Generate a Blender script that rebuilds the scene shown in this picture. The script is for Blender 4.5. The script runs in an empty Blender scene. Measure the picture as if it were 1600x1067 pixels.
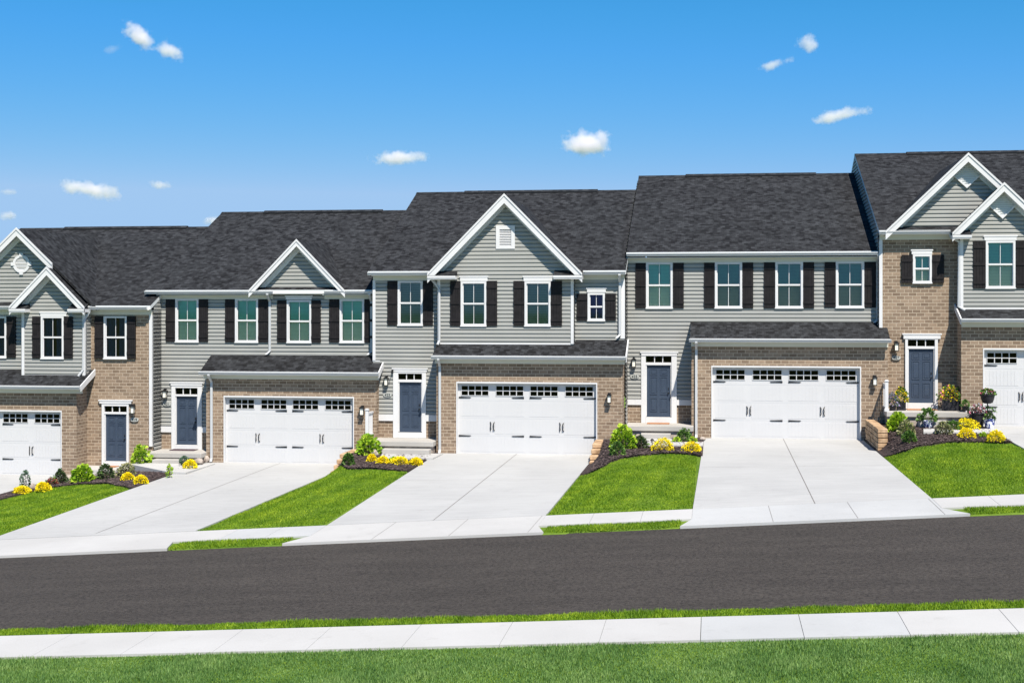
import bpy, math, random
import numpy as np
from mathutils import Vector
random.seed(7); rng = np.random.default_rng(7)
PI = math.pi
sc = bpy.context.scene
col = sc.collection

# ------------------------------------------------------------------ camera
# metres; X along the facades (right), Y away from the camera, Z up
F = 2170.0; YAW = math.atan(315 / F); CA, SA = math.cos(YAW), math.sin(YAW); HY = 478.0; CZ = 7.0
cam = bpy.data.cameras.new('camera'); co = bpy.data.objects.new('camera', cam); col.objects.link(co)
co.location = (0, 0, CZ); co.rotation_euler = (PI / 2, 0, YAW)
cam.sensor_width = 36; cam.lens = 36 * F / 1600; cam.shift_y = -(533.5 - HY) / 1600; cam.clip_end = 6000; cam.clip_start = 0.5
sc.camera = co

def at(px, py, Y):
    """world X, Z of a measured image point lying on the facade plane Y"""
    u = (px - 800) / F; t = Y / (CA + u * SA)
    return t * (-SA + u * CA), CZ + t * (HY - py) / F
def ax(px, Y): return at(px, HY, Y)[0]
def az(px, py, Y): return at(px, py, Y)[1]

# ------------------------------------------------------------------ ground shape
FL = [CZ - 6.25, CZ - 5.75, CZ - 5.23, CZ - 4.67, CZ - 4.10]          # garage floors
G = [48.1, 48.9, 48.4, 49.5, 49.1]                                      # garage fronts
M = [49.0, 49.8, 49.3, 50.4, 50.0]                                      # main walls
DL = [-29.2, -18.4, -9.66, -0.32, 9.05]; DR = [-23.45, -12.93, -4.08, 5.15, 14.8]
AP = [(-29.4, -23.2), (-18.9, -12.72), (-9.95, -3.85), (-.75, 5.62), (8.4, 15.2)]
def zs(X): return CZ - 4.905 + .0595 * max(-60, min(45, X))
def Yb(X): return 34.0 + .04 * max(-40, min(30, X))
def Yroad(X): return 31.68 + .04 * max(-40, min(30, X))
def smooth(t): t = max(0, min(1, t)); return t * t * (3 - 2 * t)
def floor_level(X, t):
    if X <= DL[0] - 3.3: return FL[0] - .5
    if X < DL[0]: return FL[0] - .5 + .5 * smooth((X - DL[0] + 3.3) / (.3 + 2 * (1 - t)))
    for i in range(5):
        if X <= DR[i]: return FL[i]
        if i < 4 and X < DL[i + 1]:
            w = .22 + 2.2 * (1 - t)
            if i == 0: return FL[0] + (FL[1] - FL[0]) * max(0, min(1, (X - DR[0] - .5) / 4.0))
            return FL[i] + (FL[i + 1] - FL[i]) * smooth((X - DR[i] - .04) / w)
    return FL[4] + .5 * smooth((X - DR[4]) / 2)
def H(X, Y):
    b = Yb(X)
    if Y <= b: return zs(X) - .015 * (34 - max(Y, 10))
    t = (Y - b) / (48.0 - b)
    f = floor_level(X, min(1, t)); t = min(1, t)
    return zs(X) * (1 - t) + f * t
def gpt(px, py):
    """ground point under a measured image point"""
    u = (px - 800) / F; dx = -SA + u * CA; dy = CA + u * SA; dz = (HY - py) / F
    lo, hi = 8.0, 60.0
    for _ in range(50):
        m = (lo + hi) / 2
        if CZ + m * dz > H(m * dx, m * dy): lo = m
        else: hi = m
    return lo * dx, lo * dy

# ------------------------------------------------------------------ materials
def mat(name, base=(.5, .5, .5), rough=.7, metal=0, spec=.5):
    m = bpy.data.materials.new(name); m.use_nodes = True
    b = m.node_tree.nodes['Principled BSDF']
    b.inputs['Base Color'].default_value = (*base, 1); b.inputs['Roughness'].default_value = rough
    b.inputs['Metallic'].default_value = metal; b.inputs['Specular IOR Level'].default_value = spec
    return m
def nn(m, t, **k):
    n = m.node_tree.nodes.new(t)
    for a, v in k.items():
        if hasattr(n, a): setattr(n, a, v)
        else: n.inputs[a].default_value = v
    return n
def lk(m, a, b): m.node_tree.links.new(a, b)
def bsdf(m): return m.node_tree.nodes['Principled BSDF']
def coords(m, kind='Object', scale=None):
    tc = nn(m, 'ShaderNodeTexCoord'); o = tc.outputs[kind]
    if scale:
        mp = nn(m, 'ShaderNodeMapping'); mp.inputs['Scale'].default_value = scale; lk(m, o, mp.inputs[0]); o = mp.outputs[0]
    return o
def noise(m, scale, detail=4, vec=None, rough=.55):
    n = nn(m, 'ShaderNodeTexNoise'); n.inputs['Scale'].default_value = scale; n.inputs['Detail'].default_value = detail
    n.inputs['Roughness'].default_value = rough
    lk(m, vec or coords(m), n.inputs['Vector']); return n.outputs[0]
def ramp(m, fac, stops):
    r = nn(m, 'ShaderNodeValToRGB'); e = r.color_ramp.elements
    while len(e) < len(stops): e.new(.5)
    for k, (p, c) in enumerate(stops): e[k].position = p; e[k].color = (*c, 1)
    lk(m, fac, r.inputs[0]); return r.outputs[0]
def mixc(m, fac, a, b, mode='MIX'):
    n = nn(m, 'ShaderNodeMix', data_type='RGBA', blend_type=mode)
    for i, v in ((0, fac), (6, a), (7, b)):
        if hasattr(v, 'is_output'): lk(m, v, n.inputs[i])
        else: n.inputs[i].default_value = v if i == 0 else (*v, 1)
    return n.outputs[2]
def bump(m, h, strength=.3, dist=.01):
    b = nn(m, 'ShaderNodeBump'); b.inputs['Strength'].default_value = strength; b.inputs['Distance'].default_value = dist
    lk(m, h, b.inputs['Height']); lk(m, b.outputs[0], bsdf(m).inputs['Normal'])
def varied(name, c1, c2, scale, rough=.7, bs=0, bd=.01, detail=4, spec=.3, lo=.35, hi=.65, bscale=None):
    m = mat(name, c1, rough, spec=spec)
    n = noise(m, scale, detail); lk(m, ramp(m, n, [(lo, c1), (hi, c2)]), bsdf(m).inputs['Base Color'])
    if bs: bump(m, noise(m, bscale or scale * 3, 3), bs, bd)
    return m

MAT = {}
MAT['siding'] = varied('grey_vinyl_siding', (.288, .290, .274), (.313, .315, .298), .9, .5, spec=.35)
MAT['white'] = varied('white_trim', (.58, .58, .585), (.62, .62, .625), 1.5, .45)
MAT['gutter'] = mat('white_gutter', (.46, .47, .48), .4)
MAT['frieze'] = mat('cream_frieze_board', (.56, .55, .48), .6)
MAT['soffit'] = mat('pale_soffit', (.62, .64, .64), .6)
MAT['garage'] = varied('white_garage_paint', (.505, .505, .51), (.52, .52, .525), .7, .42)
MAT['shutter'] = varied('black_shutter_paint', (.012, .011, .012), (.019, .017, .018), 6, .6, spec=.15)
MAT['door'] = varied('navy_door_paint', (.036, .052, .082), (.043, .061, .094), 2, .45)
MAT['black'] = mat('black_metal', (.012, .011, .012), .4)
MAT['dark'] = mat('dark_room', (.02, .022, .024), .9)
MAT['lampglass'] = mat('frosted_lamp_glass', (.8, .78, .68), .3)
MAT['plaque'] = mat('pale_number_plaque', (.38, .39, .37), .5)
MAT['digits'] = mat('dark_numerals', (.03, .035, .035), .5)
MAT['mat'] = varied('terracotta_coir', (.30, .13, .06), (.42, .22, .12), 30, .95, bs=.5)
MAT['darkmat'] = varied('plum_coir', (.05, .03, .04), (.09, .06, .07), 30, .95)
MAT['blind'] = varied('window_blind_white', (.68, .80, .64), (.72, .84, .68), 1, .6)
MAT['blindc'] = varied('window_blind_grey', (.34, .38, .33), (.40, .44, .38), 1, .6)
MAT['curtain'] = mat('teal_curtain', (.03, .10, .16), .8)
MAT['stone'] = varied('tan_wall_block', (.25, .15, .08), (.52, .36, .22), 3.5, .9, bs=.8, bd=.02, bscale=14)
MAT['rock'] = varied('pale_field_stone', (.24, .20, .17), (.44, .38, .33), 5, .9, bs=.6, bd=.02)
MAT['potblack'] = varied('black_pot', (.012, .012, .015), (.025, .024, .03), 8, .45)
MAT['bark'] = mat('stem_brown', (.10, .07, .045), .9)
MAT['joint'] = mat('slab_joint', (.16, .15, .14), .95)

def concrete(name, a, b, streak=True):
    m = mat(name, a, .85, spec=.2)
    big = noise(m, .35, 5)
    c = ramp(m, big, [(.35, a), (.65, b)])
    if streak:
        s = noise(m, 1.0, 3, coords(m, 'Object', (.9, 9, 1)))
        c = mixc(m, .16, c, ramp(m, s, [(.35, (.42, .42, .41)), (.65, (.95, .95, .94))]), 'MULTIPLY')
    sp = noise(m, 60, 2)
    c = mixc(m, .10, c, ramp(m, sp, [(.3, (.4, .4, .4)), (.6, (1, 1, 1))]), 'MULTIPLY')
    st = noise(m, 2.2, 6, rough=.7)
    c = mixc(m, .22, c, ramp(m, st, [(.28, (.55, .53, .50)), (.42, (1, 1, 1))]), 'MULTIPLY')
    lk(m, c, bsdf(m).inputs['Base Color']); bump(m, sp, .15, .004)
    return m
MAT['drive'] = concrete('broomed_concrete', (.38, .38, .377), (.425, .425, .42))
MAT['walk'] = concrete('pale_sidewalk', (.40, .395, .385), (.45, .445, .435), False)
MAT['walk2'] = concrete('cool_sidewalk', (.375, .38, .38), (.43, .435, .435), False)
MAT['porch'] = concrete('porch_concrete', (.36, .345, .32), (.45, .43, .405), False)

def asphalt():
    m = mat('asphalt', (.05, .05, .05), .88, spec=.25)
    n1 = noise(m, 1.0, 5, coords(m, 'Object', (.35, 1.6, 1)), .6)
    c = ramp(m, n1, [(.3, (.043, .037, .032)), (.7, (.060, .052, .045))])
    n2 = noise(m, 14, 4, None, .8)
    c = mixc(m, .8, c, ramp(m, n2, [(.38, (.30, .29, .28)), (.56, (1, 1, 1)), (.70, (1.0, 1.0, 1.0))]), 'MULTIPLY')
    n3 = noise(m, 130, 2)
    c = mixc(m, ramp(m, n3, [(.62, (0, 0, 0)), (.74, (.5, .5, .5))]), c, (.17, .16, .15))
    lk(m, c, bsdf(m).inputs['Base Color']); bump(m, n2, .7, .02); return m
MAT['road'] = asphalt()

def brick():
    m = mat('tan_brick', (.3, .2, .15), .88, spec=.2)
    uv = coords(m, 'UV')
    b = nn(m, 'ShaderNodeTexBrick'); lk(m, uv, b.inputs['Vector'])
    b.inputs['Scale'].default_value = 1; b.inputs['Mortar Size'].default_value = .011; b.inputs['Mortar Smooth'].default_value = .15
    b.inputs['Brick Width'].default_value = .275; b.inputs['Row Height'].default_value = .1185
    b.inputs['Color1'].default_value = (.190, .138, .098, 1); b.inputs['Color2'].default_value = (.315, .236, .170, 1)
    b.inputs['Mortar'].default_value = (.455, .375, .29, 1); b.inputs['Bias'].default_value = -.05
    n = noise(m, 7, 3, uv)
    c = mixc(m, .45, b.outputs['Color'], ramp(m, n, [(.3, (.72, .68, .64)), (.7, (1.0, 1, 1))]), 'MULTIPLY')
    n2 = noise(m, .8, 3, uv)
    c = mixc(m, .22, c, ramp(m, n2, [(.35, (.75, .74, .73)), (.65, (1, 1, 1))]), 'MULTIPLY')
    lk(m, c, bsdf(m).inputs['Base Color'])
    bp = nn(m, 'ShaderNodeBump'); bp.invert = True; bp.inputs['Strength'].default_value = .6; bp.inputs['Distance'].default_value = .012
    lk(m, b.outputs['Fac'], bp.inputs['Height']); lk(m, bp.outputs[0], bsdf(m).inputs['Normal'])
    return m
MAT['brick'] = brick()

def shingle():
    m = mat('charcoal_shingle', (.05, .05, .05), .92, spec=.18)
    uv = coords(m, 'UV')
    def bk(w, r, off, c1, c2, bias=0):
        b = nn(m, 'ShaderNodeTexBrick'); mp = nn(m, 'ShaderNodeMapping'); mp.inputs['Location'].default_value = (off, 0, 0)
        lk(m, uv, mp.inputs[0]); lk(m, mp.outputs[0], b.inputs['Vector'])
        b.inputs['Scale'].default_value = 1; b.inputs['Brick Width'].default_value = w; b.inputs['Row Height'].default_value = r
        b.inputs['Mortar Size'].default_value = .006; b.inputs['Mortar Smooth'].default_value = .1; b.inputs['Bias'].default_value = bias
        b.inputs['Color1'].default_value = (*c1, 1); b.inputs['Color2'].default_value = (*c2, 1); b.inputs['Mortar'].default_value = (.010, .010, .011, 1)
        b.offset = .37; b.offset_frequency = 2; return b
    b1 = bk(.22, .19, 0, (.008, .008, .009), (.050, .053, .058), -.1)
    b2 = bk(.15, .125, .13, (.008, .008, .009), (.066, .070, .077), -.2)
    c = mixc(m, .5, b1.outputs['Color'], b2.outputs['Color'])
    n = noise(m, 40, 2, uv)
    c = mixc(m, .5, c, ramp(m, n, [(.3, (.5, .5, .5)), (.7, (1, 1, 1))]), 'MULTIPLY')
    n2 = noise(m, .7, 4, uv)
    c = mixc(m, .12, c, ramp(m, n2, [(.3, (.7, .7, .7)), (.7, (1, 1, 1))]), 'MULTIPLY')
    lk(m, c, bsdf(m).inputs['Base Color'])
    rw = nn(m, 'ShaderNodeRGBToBW'); lk(m, c, rw.inputs[0]); bump(m, rw.outputs[0], .8, .05)
    return m
MAT['shingle'] = shingle()

def glass(name, tint, refl=.16, gcol=(.75, .9, 1)):
    m = bpy.data.materials.new(name); m.use_nodes = True; nt = m.node_tree; nt.nodes.clear()
    out = nt.nodes.new('ShaderNodeOutputMaterial'); tr = nt.nodes.new('ShaderNodeBsdfTransparent'); gl = nt.nodes.new('ShaderNodeBsdfGlossy')
    tr.inputs[0].default_value = (*tint, 1); gl.inputs['Roughness'].default_value = .03; gl.inputs[0].default_value = (*gcol, 1)
    mx = nt.nodes.new('ShaderNodeMixShader'); fr = nt.nodes.new('ShaderNodeFresnel'); fr.inputs[0].default_value = 1.6
    ad = nt.nodes.new('ShaderNodeMath'); ad.operation = 'ADD'; ad.inputs[1].default_value = refl - .05; ad.use_clamp = True
    nt.links.new(fr.outputs[0], ad.inputs[0]); nt.links.new(ad.outputs[0], mx.inputs[0]); nt.links.new(tr.outputs[0], mx.inputs[1])
    nt.links.new(gl.outputs[0], mx.inputs[2]); nt.links.new(mx.outputs[0], out.inputs[0]); return m
MAT['glass_up'] = glass('sky_tinted_window_glass', (.50, .88, .84), .07)  # teal tint paints the reflected sky into the upper panes
MAT['glass_lo'] = glass('screened_window_glass', (.97, .99, .90), .03)
MAT['glass_sl'] = glass('plain_window_glass', (.62, .72, .70), .08)
MAT['glass_dk'] = glass('dark_window_glass', (.45, .6, .75), .06, (.6, .5, 1))
MAT['glass_gr'] = glass('garage_window_glass', (.3, .32, .32), .02, (.5, .42, .5))

def leafmat(name, c1, c2, rough=.5, tr=.25):
    m = mat(name, c1, rough, spec=.3); oi = nn(m, 'ShaderNodeNewGeometry')
    lk(m, ramp(m, oi.outputs['Random Per Island'], [(0, c1), (1, c2)]), bsdf(m).inputs['Base Color'])
    nt = m.node_tree; t = nn(m, 'ShaderNodeBsdfTranslucent'); lk(m, ramp(m, oi.outputs['Random Per Island'], [(0, c1), (1, c2)]), t.inputs[0])
    mx = nn(m, 'ShaderNodeMixShader'); mx.inputs[0].default_value = tr
    out = [n for n in nt.nodes if n.type == 'OUTPUT_MATERIAL'][0]
    lk(m, bsdf(m).outputs[0], mx.inputs[1]); lk(m, t.outputs[0], mx.inputs[2]); lk(m, mx.outputs[0], out.inputs[0]); return m
MAT['lime'] = leafmat('lime_leaf', (.13, .30, .012), (.48, .62, .05))
MAT['green'] = leafmat('green_leaf', (.035, .10, .02), (.15, .27, .05))
MAT['darkleaf'] = leafmat('dark_leaf', (.02, .045, .02), (.10, .13, .055))
MAT['varieg'] = leafmat('variegated_leaf', (.05, .09, .03), (.42, .40, .20))
MAT['greyleaf'] = leafmat('grey_green_leaf', (.06, .12, .07), (.17, .26, .17))
MAT['yellow'] = leafmat('yellow_petal', (.80, .62, .0), (.92, .80, .02), .6)
MAT['pink'] = leafmat('pink_petal', (.55, .06, .16), (.75, .28, .38), .6)
MAT['red'] = leafmat('red_leaf', (.22, .03, .04), (.40, .12, .08), .6)
MAT['white_petal'] = leafmat('white_petal', (.7, .65, .7), (.85, .85, .85), .6)
MAT['purple'] = leafmat('mauve_petal', (.16, .13, .25), (.38, .33, .52), .6)
def patchy_grass(m):
    b = bsdf(m); src = b.inputs['Base Color'].links[0].from_socket
    n = noise(m, 1.1, 5, None, .65); c = mixc(m, 1.0, src, ramp(m, n, [(.32, (.58, .68, .55)), (.50, (1, 1, 1)), (.68, (1.45, 1.25, 1.4))]), 'MULTIPLY')
    lk(m, c, b.inputs['Base Color'])
def mow(m):
    b = bsdf(m); src = b.inputs['Base Color'].links[0].from_socket
    w = nn(m, 'ShaderNodeTexWave'); w.inputs['Scale'].default_value = .32; w.inputs['Distortion'].default_value = 1.5; w.inputs['Detail'].default_value = 2
    mp = nn(m, 'ShaderNodeMapping'); mp.inputs['Rotation'].default_value = (0, 0, .12); lk(m, coords(m), mp.inputs[0]); lk(m, mp.outputs[0], w.inputs[0])
    lk(m, mixc(m, 1.0, src, ramp(m, w.outputs[0], [(.25, (.84, .88, .84)), (.75, (1.12, 1.08, 1.1))]), 'MULTIPLY'), b.inputs['Base Color'])
MAT['grass'] = leafmat('lawn_blade', (.075, .178, .006), (.28, .415, .020), .6, .3)
MAT['grass_near'] = leafmat('front_lawn_blade', (.060, .155, .028), (.225, .365, .105), .6, .3)
patchy_grass(MAT['grass']); mow(MAT['grass']); patchy_grass(MAT['grass_near'])
def soil(name, a, b, c_):
    m = mat(name, a, .95, spec=.1); n = noise(m, 9, 5)
    n2 = noise(m, .6, 3); c = mixc(m, .5, ramp(m, n, [(.3, a), (.7, b)]), ramp(m, n2, [(.35, a), (.65, c_)]))
    lk(m, c, bsdf(m).inputs['Base Color']); bump(m, n, .6, .03); return m
MAT['ground'] = soil('lawn_thatch', (.06, .115, .012), (.12, .20, .02), (.15, .22, .03))
MAT['mulch'] = varied('dark_mulch', (.022, .014, .014), (.075, .052, .050), 16, .95, bs=1, bd=.04, lo=.3, hi=.7)
MAT['chip'] = leafmat('mulch_chip', (.018, .012, .013), (.13, .095, .09), .9, 0)
def blue_white():
    m = mat('blue_white_glaze', (.05, .08, .3), .25)
    lk(m, ramp(m, noise(m, 9, 2), [(.47, (.03, .05, .22)), (.52, (.75, .78, .85))]), bsdf(m).inputs['Base Color']); return m
MAT['bluepot'] = blue_white()

# ------------------------------------------------------------------ mesh builder
class MB:
    def __init__(s): s.v = []; s.f = []; s.m = []; s.mats = []
    def mi(s, k):
        if k not in s.mats: s.mats.append(k)
        return s.mats.index(k)
    def poly(s, pts, k):
        n = len(s.v); s.v += [tuple(p) for p in pts]; s.f.append(tuple(range(n, n + len(pts)))); s.m.append(s.mi(k))
    def box(s, x0, x1, y0, y1, z0, z1, k):
        if x0 > x1: x0, x1 = x1, x0
        if y0 > y1: y0, y1 = y1, y0
        if z0 > z1: z0, z1 = z1, z0
        n = len(s.v); s.v += [(x, y, z) for x in (x0, x1) for y in (y0, y1) for z in (z0, z1)]
        for q in ((0, 1, 3, 2), (4, 6, 7, 5), (0, 4, 5, 1), (2, 3, 7, 6), (0, 2, 6, 4), (1, 5, 7, 3)):
            s.f.append(tuple(n + i for i in q)); s.m.append(s.mi(k))
    def slab(s, top, th, k, kb=None, ks=None, d=(0, 0, -1)):
        """closed prism: top polygon (counter-clockwise seen from above) pushed by th along d"""
        bot = [tuple(p[i] + d[i] * th for i in range(3)) for p in top]
        s.poly(top, k); s.poly(bot[::-1], kb or k)
        for i in range(len(top)):
            j = (i + 1) % len(top); s.poly([top[i], bot[i], bot[j], top[j]], ks or kb or k)
    def tube(s, pts, r, k, seg=8):
        pts = [Vector(p) for p in pts]; rings = []
        for i, p in enumerate(pts):
            a = pts[max(i - 1, 0)]; b = pts[min(i + 1, len(pts) - 1)]; t = (b - a).normalized()
            u = t.cross(Vector((0, 1, 0))); u = (t.cross(Vector((1, 0, 0))) if u.length < .1 else u).normalized(); w = t.cross(u)
            rr = r[i] if isinstance(r, (list, tuple)) else r
            rings.append([p + (u * math.cos(2 * PI * q / seg) + w * math.sin(2 * PI * q / seg)) * rr for q in range(seg)])
        n = len(s.v)
        for g in rings: s.v += [tuple(p) for p in g]
        for i in range(len(rings) - 1):
            for q in range(seg):
                s.f.append((n + i * seg + q, n + i * seg + (q + 1) % seg, n + (i + 1) * seg + (q + 1) % seg, n + (i + 1) * seg + q)); s.m.append(s.mi(k))
        s.f.append(tuple(n + q for q in range(seg))[::-1]); s.m.append(s.mi(k))
        e = n + (len(rings) - 1) * seg; s.f.append(tuple(e + q for q in range(seg))); s.m.append(s.mi(k))
    def lathe(s, c, prof, k, seg=20):
        n = len(s.v)
        for r, z in prof: s.v += [(c[0] + r * math.cos(2 * PI * q / seg), c[1] + r * math.sin(2 * PI * q / seg), c[2] + z) for q in range(seg)]
        for i in range(len(prof) - 1):
            for q in range(seg):
                s.f.append((n + i * seg + q, n + i * seg + (q + 1) % seg, n + (i + 1) * seg + (q + 1) % seg, n + (i + 1) * seg + q)); s.m.append(s.mi(k))
        s.f.append(tuple(n + q for q in range(seg))[::-1]); s.m.append(s.mi(k))
    def build(s, name, parent=None, bevel=0, smooth_=False):
        if not s.v: return None
        o_ = Vector(parent['_o']) if parent is not None and '_o' in parent else Vector((0, 0, 0))
        me = bpy.data.meshes.new(name); me.from_pydata([tuple(Vector(v) - o_) for v in s.v], [], s.f)
        for k in s.mats: me.materials.append(MAT[k])
        me.polygons.foreach_set('material_index', s.m)
        uv = me.uv_layers.new(name='UVMap'); V = s.v
        for p in me.polygons:
            n = p.normal
            t = Vector((1, 0, 0)) if abs(n.z) > .985 else Vector((0, 0, 1)).cross(n).normalized()
            b = n.cross(t)
            if t.x < -.5 or (abs(t.x) < .5 and t.y < 0): t = -t
            if b.z < 0: b = -b
            for li in p.loop_indices:
                c = Vector(V[me.loops[li].vertex_index]); uv.data[li].uv = (c.dot(t), c.dot(b))
        if smooth_: me.polygons.foreach_set('use_smooth', [True] * len(me.polygons))
        o = bpy.data.objects.new(name, me); col.objects.link(o)
        if parent is not None: o.parent = parent; o['_o'] = tuple(o_)
        if bevel:
            bv = o.modifiers.new('bevel', 'BEVEL'); bv.width = bevel; bv.segments = 2; bv.limit_method = 'ANGLE'; bv.angle_limit = .6
        return o
def tag(o, label, cat, group=None):
    o['label'] = label; o['category'] = cat
    if group: o['group'] = group
    return o
def thing(name, loc, label, cat, group=None):
    o = bpy.data.objects.new(name, None); col.objects.link(o); o.location = loc; o['_o'] = tuple(loc)
    o.empty_display_size = .3
    return tag(o, label, cat, group)
def struct(o, kind='structure'): o['kind'] = kind; return o

# ------------------------------------------------------------------ walls
def cut(a, b, zlo, zhi, holes):
    segs = [(a, b)]
    for (h0, h1, v0, v1) in holes:
        if v0 < (zlo + zhi) / 2 < v1:
            out = []
            for (p, q) in segs:
                if h1 <= p or h0 >= q: out.append((p, q))
                else:
                    if h0 > p: out.append((p, h0))
                    if h1 < q: out.append((h1, q))
            segs = out
    return segs
def siding(mb, org, t, n, s0, s1, z0, z1, holes=(), lo=None, hi=None, course=.14):
    """dutch-lap boards on the plane through org with tangent t and outward normal n; lo/hi give the sloping ends of a gable"""
    zb = sorted({z0, z1} | {h[2] for h in holes if z0 < h[2] < z1} | {h[3] for h in holes if z0 < h[3] < z1})
    k = math.floor(z0 / course)
    P = lambda s, z, d: (org[0] + t[0] * s + n[0] * d, org[1] + t[1] * s + n[1] * d, z)
    while k * course < z1:
        a = max(k * course, z0); b = min((k + 1) * course, z1); k += 1
        if b - a < .002: continue
        cutz = sorted({a, b} | {z for z in zb if a + .004 < z < b - .004})
        for a2, b2 in zip(cutz, cutz[1:]):
            def dep(z):
                u = (z - (k - 1) * course) / course
                return .046 - .005 * u if u < .52 else max(.004, .0434 - (u - .52) / .3 * .0394)
            mid = (k - 1 + .52) * course; m2 = (k - 1 + .82) * course
            zz = sorted({a2, b2} | {z for z in (mid, m2) if a2 < z < b2})
            if lo or hi:
                for q0, q1 in zip(zz, zz[1:]):
                    l0, l1 = (lo(q0), lo(q1)) if lo else (s0, s0); r0, r1 = (hi(q0), hi(q1)) if hi else (s1, s1)
                    if r0 <= l0: continue
                    r1 = max(r1, l1)
                    for (p, q) in cut(l0, r0, a2, b2, holes):
                        pa = l1 if p == l0 else p; qa = r1 if q == r0 else q
                        mb.poly([P(p, q0, dep(q0 + 1e-5)), P(q, q0, dep(q0 + 1e-5)), P(qa, q1, dep(q1 - 1e-5)), P(pa, q1, dep(q1 - 1e-5))], 'siding')
                        if abs(q0 - (k - 1) * course) < 1e-4: mb.poly([P(p, q0, .004), P(q, q0, .004), P(q, q0, .046), P(p, q0, .046)], 'siding')
            else:
                for (p, q) in cut(s0, s1, a2, b2, holes):
                    for q0, q1 in zip(zz, zz[1:]):
                        mb.poly([P(p, q0, dep(q0 + 1e-5)), P(q, q0, dep(q0 + 1e-5)), P(q, q1, dep(q1 - 1e-5)), P(p, q1, dep(q1 - 1e-5))], 'siding')
                    if abs(a2 - (k - 1) * course) < 1e-4: mb.poly([P(p, a2, .004), P(q, a2, .004), P(q, a2, .046), P(p, a2, .046)], 'siding')
def panel(mb, org, t, n, s0, s1, z0, z1, k, holes=(), d=0):
    zb = sorted({z0, z1} | {h[2] for h in holes if z0 < h[2] < z1} | {h[3] for h in holes if z0 < h[3] < z1})
    P = lambda s, z: (org[0] + t[0] * s + n[0] * d, org[1] + t[1] * s + n[1] * d, z)
    for a, b in zip(zb, zb[1:]):
        for (p, q) in cut(s0, s1, a, b, holes): mb.poly([P(p, a), P(q, a), P(q, b), P(p, b)], k)
FR = ((1, 0), (0, -1))     # tangent, normal of a street-facing wall
LF = ((0, -1), (-1, 0)); RT = ((0, 1), (1, 0))
def fsiding(mb, x0, x1, Y, z0, z1, holes=(), **k): siding(mb, (0, Y), *FR, x0, x1, z0, z1, holes, **k)
def fbrick(mb, x0, x1, Y, z0, z1, holes=()): panel(mb, (0, Y), *FR, x0, x1, z0, z1, 'brick', holes)

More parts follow.
